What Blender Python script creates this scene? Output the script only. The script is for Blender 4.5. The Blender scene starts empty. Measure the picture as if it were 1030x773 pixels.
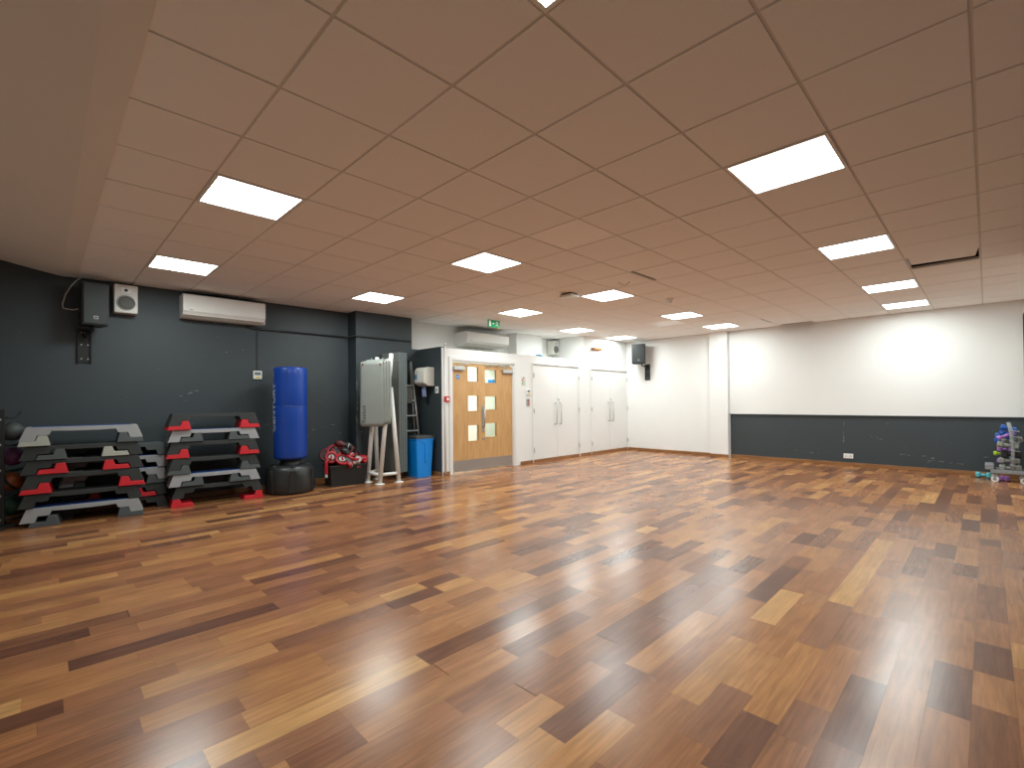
import bpy, bmesh, math, random
from mathutils import Vector, Matrix, Euler

random.seed(11)
scene = bpy.context.scene
COL = scene.collection
PI = math.pi
R_ = math.radians

# ------------------------------------------------------------------ materials
def _new(name):
    m = bpy.data.materials.new(name)
    m.use_nodes = True
    nt = m.node_tree
    b = nt.nodes['Principled BSDF']
    return m, nt, b

def mat(name, col, rough=.5, metal=0., var=.06, scale=14., bump=0., coat=0., spec=.5, bscale=None, ior=None):
    """procedural paint / plastic / metal: base colour with a little noise, optional bump"""
    m, nt, b = _new(name)
    N, L = nt.nodes, nt.links
    tc = N.new('ShaderNodeTexCoord')
    no = N.new('ShaderNodeTexNoise'); no.inputs['Scale'].default_value = scale
    no.inputs['Detail'].default_value = 4
    L.new(tc.outputs['Object'], no.inputs['Vector'])
    mx = N.new('ShaderNodeMix'); mx.data_type = 'RGBA'
    lo = [max(0, c * (1 - var)) for c in col]; hi = [min(1, c * (1 + var)) for c in col]
    mx.inputs[6].default_value = (*lo, 1); mx.inputs[7].default_value = (*hi, 1)
    L.new(no.outputs['Fac'], mx.inputs[0]); L.new(mx.outputs[2], b.inputs['Base Color'])
    b.inputs['Roughness'].default_value = rough
    b.inputs['Metallic'].default_value = metal
    b.inputs['Specular IOR Level'].default_value = spec
    b.inputs['Coat Weight'].default_value = coat
    b.inputs['Coat Roughness'].default_value = .1
    if bump:
        n2 = N.new('ShaderNodeTexNoise'); n2.inputs['Scale'].default_value = bscale or scale * 8
        n2.inputs['Detail'].default_value = 3
        L.new(tc.outputs['Object'], n2.inputs['Vector'])
        bp = N.new('ShaderNodeBump'); bp.inputs['Strength'].default_value = bump
        bp.inputs['Distance'].default_value = .004
        L.new(n2.outputs['Fac'], bp.inputs['Height']); L.new(bp.outputs['Normal'], b.inputs['Normal'])
    return m

def emit(name, col, strength):
    m, nt, b = _new(name)
    b.inputs['Base Color'].default_value = (.8, .8, .8, 1)
    b.inputs['Emission Color'].default_value = (*col, 1)
    b.inputs['Emission Strength'].default_value = strength
    return m

def glass(name, col=(1, 1, 1), rough=0., trans=1.):
    m, nt, b = _new(name)
    b.inputs['Base Color'].default_value = (*col, 1)
    b.inputs['Roughness'].default_value = rough
    b.inputs['Transmission Weight'].default_value = trans
    b.inputs['IOR'].default_value = 1.1
    return m

def scuffed(name, col, scuff, rough=.55, lo=.70, hi=.74, amount=.5):
    """emulsion wall with a few pale scuffs and chips"""
    m = mat(name, col, rough, var=.05, scale=3, bump=.05, bscale=160)
    nt = m.node_tree; N, L = nt.nodes, nt.links
    b = N['Principled BSDF']
    src = b.inputs['Base Color'].links[0].from_socket
    tc = N.new('ShaderNodeTexCoord')
    mp = N.new('ShaderNodeMapping'); mp.inputs['Scale'].default_value = (1., 1., 1.7)
    L.new(tc.outputs['Object'], mp.inputs['Vector'])
    n1 = N.new('ShaderNodeTexNoise'); n1.inputs['Scale'].default_value = 26; n1.inputs['Detail'].default_value = 1
    n2 = N.new('ShaderNodeTexNoise'); n2.inputs['Scale'].default_value = 2.1
    L.new(mp.outputs['Vector'], n1.inputs['Vector']); L.new(tc.outputs['Object'], n2.inputs['Vector'])
    ad = N.new('ShaderNodeMath'); ad.operation = 'MULTIPLY_ADD'; ad.inputs[1].default_value = .25
    L.new(n2.outputs['Fac'], ad.inputs[0]); L.new(n1.outputs['Fac'], ad.inputs[2])
    r = N.new('ShaderNodeMapRange'); r.inputs[1].default_value = lo + .22; r.inputs[2].default_value = hi + .22
    r.inputs[4].default_value = amount
    L.new(ad.outputs[0], r.inputs[0])
    mx = N.new('ShaderNodeMix'); mx.data_type = 'RGBA'; mx.inputs[7].default_value = (*scuff, 1)
    L.new(r.outputs[0], mx.inputs[0]); L.new(src, mx.inputs[6]); L.new(mx.outputs[2], b.inputs['Base Color'])
    return m

def wood(name, c0, c1, axis=2, rough=.4, stretch=14., scale=3.):
    m, nt, b = _new(name)
    N, L = nt.nodes, nt.links
    tc = N.new('ShaderNodeTexCoord'); mp = N.new('ShaderNodeMapping')
    s = [stretch] * 3; s[axis] = 1.
    mp.inputs['Scale'].default_value = s
    L.new(tc.outputs['Object'], mp.inputs['Vector'])
    no = N.new('ShaderNodeTexNoise'); no.inputs['Scale'].default_value = scale; no.inputs['Detail'].default_value = 6
    no.inputs['Distortion'].default_value = .6
    L.new(mp.outputs['Vector'], no.inputs['Vector'])
    cr = N.new('ShaderNodeValToRGB')
    cr.color_ramp.elements[0].position = .3; cr.color_ramp.elements[0].color = (*c0, 1)
    cr.color_ramp.elements[1].position = .7; cr.color_ramp.elements[1].color = (*c1, 1)
    L.new(no.outputs['Fac'], cr.inputs[0]); L.new(cr.outputs[0], b.inputs['Base Color'])
    b.inputs['Roughness'].default_value = rough
    return m

def floor_material():
    m, nt, b = _new('varnished_planks')
    N, L = nt.nodes, nt.links
    at = N.new('ShaderNodeAttribute'); at.attribute_name = 'plank'
    sp = N.new('ShaderNodeSeparateColor'); L.new(at.outputs['Color'], sp.inputs[0])
    cr = N.new('ShaderNodeValToRGB'); e = cr.color_ramp
    e.elements[0].position = 0; e.elements[0].color = PLANK[0]
    e.elements[1].position = 1; e.elements[1].color = PLANK[-1]
    for i, p in enumerate(PLANK_POS[1:-1]):
        x = e.elements.new(p); x.color = PLANK[i + 1]
    L.new(sp.outputs[0], cr.inputs[0])
    tc = N.new('ShaderNodeTexCoord')
    ofs = N.new('ShaderNodeVectorMath'); ofs.operation = 'MULTIPLY_ADD'
    ofs.inputs[1].default_value = (37., 53., 19.)
    L.new(at.outputs['Vector'], ofs.inputs[0]); L.new(tc.outputs['Object'], ofs.inputs[2])
    mp = N.new('ShaderNodeMapping'); mp.inputs['Scale'].default_value = (1.6, 26, 1)
    L.new(ofs.outputs[0], mp.inputs['Vector'])
    g = N.new('ShaderNodeTexNoise'); g.inputs['Scale'].default_value = 2.2; g.inputs['Detail'].default_value = 7
    g.inputs['Roughness'].default_value = .55; g.inputs['Distortion'].default_value = .4
    L.new(mp.outputs['Vector'], g.inputs['Vector'])
    mp2 = N.new('ShaderNodeMapping'); mp2.inputs['Scale'].default_value = (3, 7, 1)
    L.new(ofs.outputs[0], mp2.inputs['Vector'])
    g2 = N.new('ShaderNodeTexNoise'); g2.inputs['Scale'].default_value = 1.2; g2.inputs['Detail'].default_value = 3
    g2.inputs['Distortion'].default_value = .35
    L.new(mp2.outputs['Vector'], g2.inputs['Vector'])
    r1 = N.new('ShaderNodeMapRange'); r1.inputs[1].default_value = .25; r1.inputs[2].default_value = .75
    r1.inputs[3].default_value = .70; r1.inputs[4].default_value = 1.26; L.new(g.outputs['Fac'], r1.inputs[0])
    r2 = N.new('ShaderNodeMapRange'); r2.inputs[1].default_value = .3; r2.inputs[2].default_value = .7
    r2.inputs[3].default_value = .86; r2.inputs[4].default_value = 1.12; L.new(g2.outputs['Fac'], r2.inputs[0])
    mu = N.new('ShaderNodeMath'); mu.operation = 'MULTIPLY'; L.new(r1.outputs[0], mu.inputs[0]); L.new(r2.outputs[0], mu.inputs[1])
    vm = N.new('ShaderNodeVectorMath'); vm.operation = 'SCALE'
    L.new(cr.outputs[0], vm.inputs[0]); L.new(mu.outputs[0], vm.inputs['Scale'])
    # pale worn scratches of the varnish
    mp3 = N.new('ShaderNodeMapping'); mp3.inputs['Scale'].default_value = (1.1, 1.6, 1); mp3.inputs['Rotation'].default_value = (0, 0, .5)
    L.new(tc.outputs['Object'], mp3.inputs['Vector'])
    w = N.new('ShaderNodeTexNoise'); w.inputs['Scale'].default_value = 1.3; w.inputs['Detail'].default_value = 3; w.inputs['Roughness'].default_value = .5
    L.new(mp3.outputs['Vector'], w.inputs['Vector'])
    rw = N.new('ShaderNodeMapRange'); rw.inputs[1].default_value = .5; rw.inputs[2].default_value = .78
    rw.inputs[3].default_value = 0.; rw.inputs[4].default_value = .03; L.new(w.outputs['Fac'], rw.inputs[0])
    mx = N.new('ShaderNodeMix'); mx.data_type = 'RGBA'; mx.inputs[7].default_value = (.30, .20, .14, 1)
    L.new(rw.outputs[0], mx.inputs[0]); L.new(vm.outputs[0], mx.inputs[6])
    L.new(mx.outputs[2], b.inputs['Base Color'])
    rr = N.new('ShaderNodeMapRange'); rr.inputs[1].default_value = .3; rr.inputs[2].default_value = .75
    rr.inputs[3].default_value = FLOOR_R[0]; rr.inputs[4].default_value = FLOOR_R[1]; L.new(w.outputs['Fac'], rr.inputs[0])
    pr = N.new('ShaderNodeMath'); pr.operation = 'MULTIPLY_ADD'; pr.inputs[1].default_value = .06
    L.new(sp.outputs[1], pr.inputs[0]); L.new(rr.outputs[0], pr.inputs[2])
    L.new(pr.outputs[0], b.inputs['Roughness'])
    b.inputs['Specular IOR Level'].default_value = .42
    bp = N.new('ShaderNodeBump'); bp.inputs['Strength'].default_value = .02; bp.inputs['Distance'].default_value = .002
    nb = N.new('ShaderNodeTexNoise'); nb.inputs['Scale'].default_value = 5; nb.inputs['Detail'].default_value = 0
    L.new(ofs.outputs[0], nb.inputs['Vector']); L.new(nb.outputs['Fac'], bp.inputs['Height']); L.new(bp.outputs['Normal'], b.inputs['Normal'])
    return m

PLANK_POS = [0, .2, .42, .62, .82, 1]
PLANK = [(.130, .050, .028, 1), (.208, .083, .040, 1), (.300, .124, .053, 1), (.385, .172, .066, 1), (.46, .226, .082, 1), (.56, .310, .118, 1)]
FLOOR_R = (.22, .225)

LIGHT = 35.5
M = {}
M['white_wall'] = mat('white_emulsion', (.78, .775, .755), .6, var=.02, scale=2.5, bump=.05, bscale=120)
M['slate_wall'] = scuffed('slate_grey_emulsion', (.037, .048, .054), (.35, .36, .36))
M['grey_wall'] = mat('grey_emulsion', (.42, .42, .40), .6, var=.02, scale=2.5)
M['chip'] = mat('bare_plaster_chip', (.22, .23, .22), .8)
M['plaster'] = mat('bulkhead_plaster', (.76, .73, .68), .8, var=.03, scale=2)
M['tile'] = mat('mineral_tile', (.88, .87, .845), .9, var=.02, scale=60, bump=.25, bscale=420)
M['tile_pale'] = mat('vinyl_faced_tile', (.94, .94, .93), .28, var=.01, scale=60)
M['tile_new'] = mat('newer_mineral_tile', (.94, .93, .91), .9, var=.01, scale=60, bump=.25, bscale=420)
M['tbar'] = mat('ceiling_bar', (.66, .63, .59), .6, var=.03)
M['void'] = mat('void_shade', (.015, .014, .013), .9)
M['gloss_white'] = mat('white_gloss_paint', (.77, .765, .745), .3, var=.02, scale=4)
M['white_metal'] = mat('white_powder_coat', (.78, .77, .73), .35, var=.03)
M['white_plastic'] = mat('white_plastic', (.80, .79, .76), .35, var=.02)
M['cream_plastic'] = mat('cream_plastic', (.66, .64, .58), .4, var=.03)
M['skirt'] = wood('skirting_oak', (.20, .085, .030), (.33, .155, .058), 0, .35)
M['skirt_y'] = wood('skirting_oak_far', (.20, .085, .030), (.33, .155, .058), 1, .35)
M['veneer'] = wood('maple_veneer', (.50, .275, .105), (.62, .37, .16), 2, .35, stretch=9, scale=2.4)
M['steel'] = mat('brushed_steel', (.48, .48, .47), .35, metal=.9, var=.08, scale=40)
M['alu'] = mat('aluminium', (.52, .53, .52), .4, metal=.8, var=.06)
M['black_plastic'] = mat('black_plastic', (.015, .015, .015), .45, var=.1, bump=.05)
M['black_satin'] = mat('black_satin', (.008, .009, .009), .55, var=.1)
M['charcoal'] = mat('charcoal_plastic', (.019, .021, .020), .55, var=.12, bump=.12, bscale=300)
M['slate'] = mat('slate_plastic', (.070, .082, .084), .6, var=.08, bump=.1, bscale=300)
M['pale_grey'] = mat('pale_grey_plastic', (.29, .29, .295), .5, var=.06, bump=.1, bscale=300)
M['cream_riser'] = mat('stone_plastic', (.37, .38, .33), .6, var=.06, bump=.1, bscale=300)
M['red'] = mat('red_plastic', (.56, .012, .022), .5, var=.08, bump=.08, bscale=300)
M['blue_rubber'] = mat('blue_rubber', (.012, .05, .20), .7, var=.15, bump=.3, bscale=200)
M['black_rubber'] = mat('black_rubber', (.018, .018, .019), .75, var=.15, bump=.3, bscale=200)
M['bag_blue'] = mat('blue_vinyl', (.006, .048, .30), .32, var=.1, scale=5, bump=.25, bscale=14)
M['print_white'] = mat('white_print', (.66, .68, .70), .5)
M['base_black'] = mat('base_plastic', (.020, .021, .021), .38, var=.1, bump=.08)
M['mat_grey'] = mat('mat_foam', (.27, .285, .255), .5, var=.08, scale=5, bump=.15, bscale=60)
M['mat_edge'] = mat('mat_foam_edge', (.055, .056, .052), .7)
M['mat_dark'] = mat('mat_dark_vinyl', (.14, .145, .13), .5, var=.08)
M['mat_teal'] = mat('mat_teal_vinyl', (.075, .15, .19), .45, var=.08)
M['print_dark'] = mat('dark_print', (.04, .042, .04), .6)
M['bin_blue'] = mat('bin_blue', (.002, .24, .74), .38, var=.05, bump=.06)
M['bin_lid'] = mat('bin_lid', (.055, .052, .048), .5, var=.08)
M['red_leather'] = mat('red_leather', (.36, .008, .016), .34, var=.25, bump=.2)
M['maroon'] = mat('maroon_leather', (.085, .012, .014), .45, var=.2)
M['black_leather'] = mat('black_leather', (.016, .016, .017), .4, var=.2, bump=.15)
M['white_leather'] = mat('white_leather', (.42, .41, .38), .45, var=.15)
M['grey_leather'] = mat('grey_leather', (.16, .17, .175), .45, var=.1)
M['grille'] = mat('speaker_grille', (.010, .012, .012), .6, var=.2, scale=220)
M['cone'] = mat('speaker_cone', (.13, .13, .12), .7)
M['wire'] = mat('pale_flex', (.62, .58, .50), .5)
M['conduit'] = mat('painted_conduit', (.022, .026, .028), .5)
M['lcd'] = mat('lcd_screen', (.16, .20, .20), .25)
M['yellow'] = mat('yellow_sticker', (.75, .55, .06), .6)
M['green_sign'] = mat('exit_green', (.006, .30, .105), .45)
M['sign_white'] = mat('sign_white', (.78, .80, .77), .5)
M['paper'] = mat('paper', (.68, .68, .60), .7)
M['blue_sign'] = mat('mandatory_blue', (.006, .19, .56), .4)
M['red_sign'] = mat('sign_red', (.55, .03, .03), .5)
M['green_ink'] = mat('green_ink', (.10, .38, .14), .6)
M['navy_ink'] = mat('navy_ink', (.05, .06, .28), .6)
M['call_red'] = mat('callpoint_red', (.58, .016, .02), .4)
M['towel_blue'] = mat('blue_paper_towel', (.26, .31, .56), .85)
M['orange'] = mat('orange_plastic', (.62, .22, .035), .45)
M['brown'] = mat('brown_wood_rail', (.22, .10, .04), .5)
M['cloth_blue'] = mat('blue_cloth', (.05, .20, .32), .8)
M['ball_grey'] = mat('ball_grey', (.055, .06, .06), .6, bump=.4, bscale=90)
M['ball_purple'] = mat('ball_purple', (.13, .035, .115), .55, bump=.4, bscale=90)
M['ball_orange'] = mat('ball_orange', (.30, .075, .015), .55, bump=.4, bscale=90)
M['ball_green'] = mat('ball_green', (.015, .06, .035), .55, bump=.4, bscale=90)
M['rack_grey'] = mat('grey_powder_coat', (.24, .25, .26), .45, var=.06)
M['bell_blue'] = mat('vinyl_blue', (.010, .10, .42), .4)
M['bell_purple'] = mat('vinyl_purple', (.36, .16, .50), .42)
M['bell_grey'] = mat('vinyl_grey', (.25, .26, .23), .5)
M['bell_black'] = mat('vinyl_black', (.016, .016, .018), .45)
M['bell_lime'] = mat('vinyl_lime', (.40, .62, .03), .42)
M['bell_pink'] = mat('vinyl_pink', (.62, .05, .12), .42)
M['bell_teal'] = mat('vinyl_teal', (.10, .46, .52), .42)
M['pane_film'] = glass('frosted_film', (.95, .96, .95), .55)
M['pane_clear'] = glass('clear_glass', (.80, .85, .79), .02)
M['corridor_wall'] = mat('corridor_emulsion', (.62, .68, .62), .6, var=.02)
M['lamp'] = emit('led_diffuser', (.89, .99, .985), LIGHT)
M['lamp_corridor'] = emit('corridor_lamp', (.97, 1., .97), 38.)
M['mirror'] = mat('mirror_silver', (.80, .83, .82), .02, metal=1., var=0)
M['floor'] = floor_material()
M['gap'] = mat('plank_gap', (.035, .018, .010), .9)

# ------------------------------------------------------------------ mesh builder
class MB:
    def __init__(s):
        s.bm = bmesh.new(); s.mats = []
    def _mi(s, m):
        if m is None: m = s.mats[0] if s.mats else None
        if m not in s.mats: s.mats.append(m)
        return s.mats.index(m)
    def _put(s, tmp, m, mtx=None, smooth=False):
        if mtx is not None: bmesh.ops.transform(tmp, matrix=mtx, verts=tmp.verts)
        mi = s._mi(m)
        vm = {}
        for v in tmp.verts: vm[v] = s.bm.verts.new(v.co)
        for f in tmp.faces:
            try: nf = s.bm.faces.new([vm[v] for v in f.verts])
            except ValueError: continue
            nf.material_index = mi; nf.smooth = smooth
        tmp.free()
        return s
    def box(s, lo, hi, m, bev=0., seg=2, mtx=None):
        t = bmesh.new()
        bmesh.ops.create_cube(t, size=1)
        c = [(a + b) / 2 for a, b in zip(lo, hi)]; d = [abs(b - a) for a, b in zip(lo, hi)]
        for v in t.verts: v.co = Vector((c[0] + v.co.x * d[0], c[1] + v.co.y * d[1], c[2] + v.co.z * d[2]))
        if bev: bmesh.ops.bevel(t, geom=t.edges[:], offset=min(bev, min(d) * .45), segments=seg, profile=.5, affect='EDGES')
        return s._put(t, m, mtx)
    def cyl(s, p0, p1, r0, m, r1=None, seg=20, caps=True, smooth=True):
        r1 = r0 if r1 is None else r1
        p0, p1 = Vector(p0), Vector(p1); d = p1 - p0
        q = Vector((0, 0, 1)).rotation_difference(d.normalized())
        mi = s._mi(m); A = []; B = []
        for i in range(seg):
            a = 2 * PI * i / seg; w = Vector((math.cos(a), math.sin(a), 0))
            A.append(s.bm.verts.new(p0 + q @ (w * r0))); B.append(s.bm.verts.new(p1 + q @ (w * r1)))
        for i in range(seg):
            f = s.bm.faces.new((A[i], A[(i + 1) % seg], B[(i + 1) % seg], B[i])); f.material_index = mi; f.smooth = smooth
        if caps:
            f = s.bm.faces.new(A[::-1]); f.material_index = mi
            f = s.bm.faces.new(B); f.material_index = mi
        return s
    def tube(s, pts, r, m, seg=10, caps=True):
        pts = [Vector(p) for p in pts]; mi = s._mi(m); rings = []
        n = len(pts); up = Vector((0, 0, 1))
        prev = None
        for i, p in enumerate(pts):
            d = (pts[min(i + 1, n - 1)] - pts[max(i - 1, 0)]).normalized()
            if prev is None:
                a = d.cross(up)
                if a.length < 1e-3: a = d.cross(Vector((1, 0, 0)))
                a.normalize()
            else:
                a = (prev - d * prev.dot(d)).normalized()
            prev = a; b = d.cross(a)
            rr = r[i] if isinstance(r, (list, tuple)) else r
            rings.append([s.bm.verts.new(p + (a * math.cos(2 * PI * k / seg) + b * math.sin(2 * PI * k / seg)) * rr) for k in range(seg)])
        for A, B in zip(rings, rings[1:]):
            for k in range(seg):
                f = s.bm.faces.new((A[k], A[(k + 1) % seg], B[(k + 1) % seg], B[k])); f.material_index = mi; f.smooth = True
        if caps:
            for rg in (rings[0][::-1], rings[-1]):
                f = s.bm.faces.new(rg); f.material_index = mi
        return s
    def lathe(s, prof, m, seg=40, mtx=None, sx=1., sy=1., smooth=True, a0=0., wave=None):
        t = bmesh.new(); rings = []
        for r, z in prof:
            if r < 1e-5: rings.append([t.verts.new((0, 0, z))])
            else:
                ring = []
                for k in range(seg):
                    a = a0 + 2 * PI * k / seg
                    q = r * (wave(a, z) if wave else 1.)
                    ring.append(t.verts.new((q * math.cos(a) * sx, q * math.sin(a) * sy, z)))
                rings.append(ring)
        for A, B in zip(rings, rings[1:]):
            for k in range(seg):
                k2 = (k + 1) % seg
                if len(A) == 1 and len(B) == 1: continue
                if len(A) == 1: t.faces.new((A[0], B[k2], B[k]))
                elif len(B) == 1: t.faces.new((A[k], A[k2], B[0]))
                else: t.faces.new((A[k], A[k2], B[k2], B[k]))
        bmesh.ops.recalc_face_normals(t, faces=t.faces)
        return s._put(t, m, mtx, smooth)
    def prism(s, poly, lo, hi, m, axis='y', bev=0., mtx=None, taper=None):
        """extrude a 2-D outline. axis y: outline in (x,z); axis z: outline in (x,y); axis x: outline in (y,z)"""
        t = bmesh.new()
        def P(u, v, w):
            return {'y': (u, w, v), 'z': (u, v, w), 'x': (w, u, v)}[axis]
        A = [t.verts.new(P(u, v, lo)) for u, v in poly]; B = [t.verts.new(P(u, v, hi)) for u, v in poly]
        if taper:
            for v in t.verts: v.co = taper(v.co)
        n = len(poly)
        t.faces.new(A); t.faces.new(B[::-1])
        for i in range(n): t.faces.new((A[i], B[i], B[(i + 1) % n], A[(i + 1) % n]))
        bmesh.ops.recalc_face_normals(t, faces=t.faces)
        if bev: bmesh.ops.bevel(t, geom=t.edges[:], offset=bev, segments=2, profile=.5, affect='EDGES')
        return s._put(t, m, mtx)
    def ball(s, c, r, m, sx=1., sy=1., sz=1., seg=24, rot=None):
        t = bmesh.new(); bmesh.ops.create_uvsphere(t, u_segments=seg, v_segments=seg // 2, radius=r)
        mx = Matrix.Translation(c) @ (rot.to_matrix().to_4x4() if rot else Matrix.Identity(4)) @ Matrix.Diagonal((sx, sy, sz, 1))
        return s._put(t, m, mx, True)
    def torus(s, c, R, r, m, mtx=None, seg=28, ring=10, a0=0., a1=2 * PI):
        t = bmesh.new(); full = abs(a1 - a0 - 2 * PI) < 1e-4; n = seg if full else seg + 1; rg = []
        for i in range(n):
            a = a0 + (a1 - a0) * i / seg
            rg.append([t.verts.new(((R + r * math.cos(2 * PI * k / ring)) * math.cos(a), (R + r * math.cos(2 * PI * k / ring)) * math.sin(a), r * math.sin(2 * PI * k / ring))) for k in range(ring)])
        for i in range(n if full else n - 1):
            A, B = rg[i], rg[(i + 1) % n]
            for k in range(ring): t.faces.new((A[k], B[k], B[(k + 1) % ring], A[(k + 1) % ring]))
        if not full: t.faces.new(rg[0][::-1]); t.faces.new(rg[-1])
        bmesh.ops.recalc_face_normals(t, faces=t.faces)
        return s._put(t, m, Matrix.Translation(c) @ (mtx or Matrix.Identity(4)), True)
    def quad(s, pts, m):
        f = s.bm.faces.new([s.bm.verts.new(p) for p in pts]); f.material_index = s._mi(m)
        return s
    def build(s, name, parent=None, loc=None):
        me = bpy.data.meshes.new(name); s.bm.to_mesh(me); s.bm.free()
        for m in s.mats: me.materials.append(m)
        o = bpy.data.objects.new(name, me); COL.objects.link(o)
        if parent is not None: o.parent = parent
        if loc is not None: o.location = loc
        return o

def text_into(mb, txt, size, m, mtx, depth=.001, warp=None):
    """lettering cut from the built-in font, laid on a surface"""
    cu = bpy.data.curves.new('lettering', 'FONT'); cu.body = txt; cu.size = size; cu.extrude = depth
    cu.align_x = 'CENTER'; cu.align_y = 'CENTER'; cu.resolution_u = 4
    ob = bpy.data.objects.new('lettering', cu); COL.objects.link(ob)
    dg = bpy.context.evaluated_depsgraph_get(); dg.update()
    me = bpy.data.meshes.new_from_object(ob.evaluated_get(dg))
    t = bmesh.new(); t.from_mesh(me)
    bmesh.ops.triangulate(t, faces=t.faces[:])
    if warp:
        bmesh.ops.subdivide_edges(t, edges=[e for e in t.edges if e.calc_length() > size * .15], cuts=2)
        for v in t.verts: v.co = warp(v.co)
    mb._put(t, m, mtx)
    bpy.data.objects.remove(ob); bpy.data.meshes.remove(me); bpy.data.curves.remove(cu)

def thing(name, label, cat, loc=(0, 0, 0), rz=0., group=None):
    o = bpy.data.objects.new(name, None); COL.objects.link(o)
    o.empty_display_size = .1
    o.location = loc; o.rotation_euler = (0, 0, rz)
    return tag(o, label, cat, group)
def tag(o, label, cat, group=None):
    o['label'] = label; o['category'] = cat
    if group: o['group'] = group
    return o
def struct(o):
    o['kind'] = 'structure'; return o
def copy_thing(root, label=None, group=None):
    r = root.copy(); COL.objects.link(r)
    if label: r['label'] = label
    if group: r['group'] = group
    for ch in root.children:
        c = ch.copy(); COL.objects.link(c); c.parent = r
        for g in ch.children:
            d = g.copy(); COL.objects.link(d); d.parent = c
    return r

# ------------------------------------------------------------------ dimensions (metres, camera above the origin)
H = 2.845            # ceiling
YL = 7.74            # slate wall with the stacks (left)
YC = 6.745           # face of the store/lobby wall
XF = 11.04           # far white wall
YR = -.44            # right wall
XB = -1.25           # wall behind the camera
XBULK = .31          # edge of the tiled ceiling
GX, GY, T = .374 * .6, .038 * .6, .6
ZCAM = 1.2957

# ------------------------------------------------------------------ floor
def build_floor():
    mb = MB(); bm = mb.bm
    mi = mb._mi(M['floor']); mg = mb._mi(M['gap'])
    lay = bm.loops.layers.float_color.new('plank')
    w, y0 = .135, .064
    k0 = math.floor((YR - y0) / w); k1 = math.ceil((8.4 - y0) / w)
    rnd = random.Random(5)
    for k in range(k0, k1):
        ya, yb = max(y0 + k * w, YR - .02), y0 + (k + 1) * w
        x = XB - .1 - rnd.random() * .5
        last = .5
        while x < XF + .15:
            L = rnd.choice((.28, .36, .45, .55, .62, .75, .9)) * rnd.uniform(.9, 1.1)
            c = min(1, max(0, rnd.gauss(.41, .17)))
            if rnd.random() < .06: c = rnd.uniform(.70, .92)
            if rnd.random() < .08: c = rnd.uniform(.02, .14)
            near = (x + L / 2) ** 2 + ya ** 2 < 14
            gx = (.0005 if near else 0.) if rnd.random() > .03 else .0035
            gy = .0003 if near else 0.
            vs = [bm.verts.new(p) for p in ((x + gx, ya + gy, 0), (x + L - gx * .3, ya + gy, 0), (x + L - gx * .3, yb - gy, 0), (x + gx, yb - gy, 0))]
            f = bm.faces.new(vs); f.material_index = mi
            r2, r3 = rnd.random(), rnd.random()
            for lp in f.loops: lp[lay] = (c, r2, r3, 1)
            x += L
    mb.box((XB - .3, YR - .1, -.12), (XF + .3, 8.4, -.004), M['gap'])
    return struct(mb.build('floor'))
build_floor()

# ------------------------------------------------------------------ ceiling: tiles laid in a bar grid, void above
LAMPS = [(1, 1), (5, 1), (9, 1), (13, 1), (16, 1), (1, 6), (5, 6), (9, 6), (13, 6), (16, 6), (1, 10), (5, 10), (9, 9), (13, 10), (16, 10)]
def cell(i, n):
    return GX + i * T, GY + n * T
def build_ceiling():
    mb = MB()
    g = .008
    rnd = random.Random(3)
    for i in range(0, 19):
        for n in range(-1, 14):
            if (i, n) in LAMPS or (i, n) == (11, 0): continue
            x, y = cell(i, n)
            x0, x1, y0, y1 = max(x + g, XBULK), min(x + T - g, XF + .05), max(y + g, YR - .05), min(y + T - g, 8.3)
            if x1 - x0 < .02 or y1 - y0 < .02: continue
            m = M['tile_pale'] if (i, n) == (14, 7) else M['tile_new'] if (i, n) == (5, 4) else M['tile']
            mtx = None
            dz = rnd.uniform(0, .0025)
            if (i, n) == (8, 4):      # lifted edge: a dark slit beside the bar
                y1 -= .055; 
            if (i, n) == (17, 4): x0 += .0; x1 = x0 + .40
            if (i, n) == (16, 5): y0 += .03
            mb.box((x0, y0, H + dz), (x1, y1, H + dz + .014), m)
    for i in range(0, 20):
        x = GX + i * T
        if x < XBULK - .1 or x > XF: continue
        mb.box((x - .012, YR, H + .007), (x + .012, 8.3, H + .03), M['tbar'])
    for n in range(0, 15):
        y = GY + n * T
        if y > 8.3: continue
        mb.box((XBULK, y - .012, H + .0065), (XF, y + .012, H + .03), M['tbar'])
    # near-black sheet over the tiles; its colour paints the shade in open slits
    mb.box((XB, YR - .1, 3.25), (XF + .2, 8.4, 3.3), M['void'])
    return struct(mb.build('ceiling'))
build_ceiling()

def build_bulkhead():
    mb = MB()
    zb = H - .008
    poly = [(XBULK, H + .10), (XBULK, zb), (.17, zb - .004), (-.02, zb + .030), (-.30, zb + .085), (XB, zb + .16), (XB, H + .35)]
    mb.prism(poly, YR - .05, YL + .02, M['plaster'], 'y')
    return struct(mb.build('trim_1'))
build_bulkhead()

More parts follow.
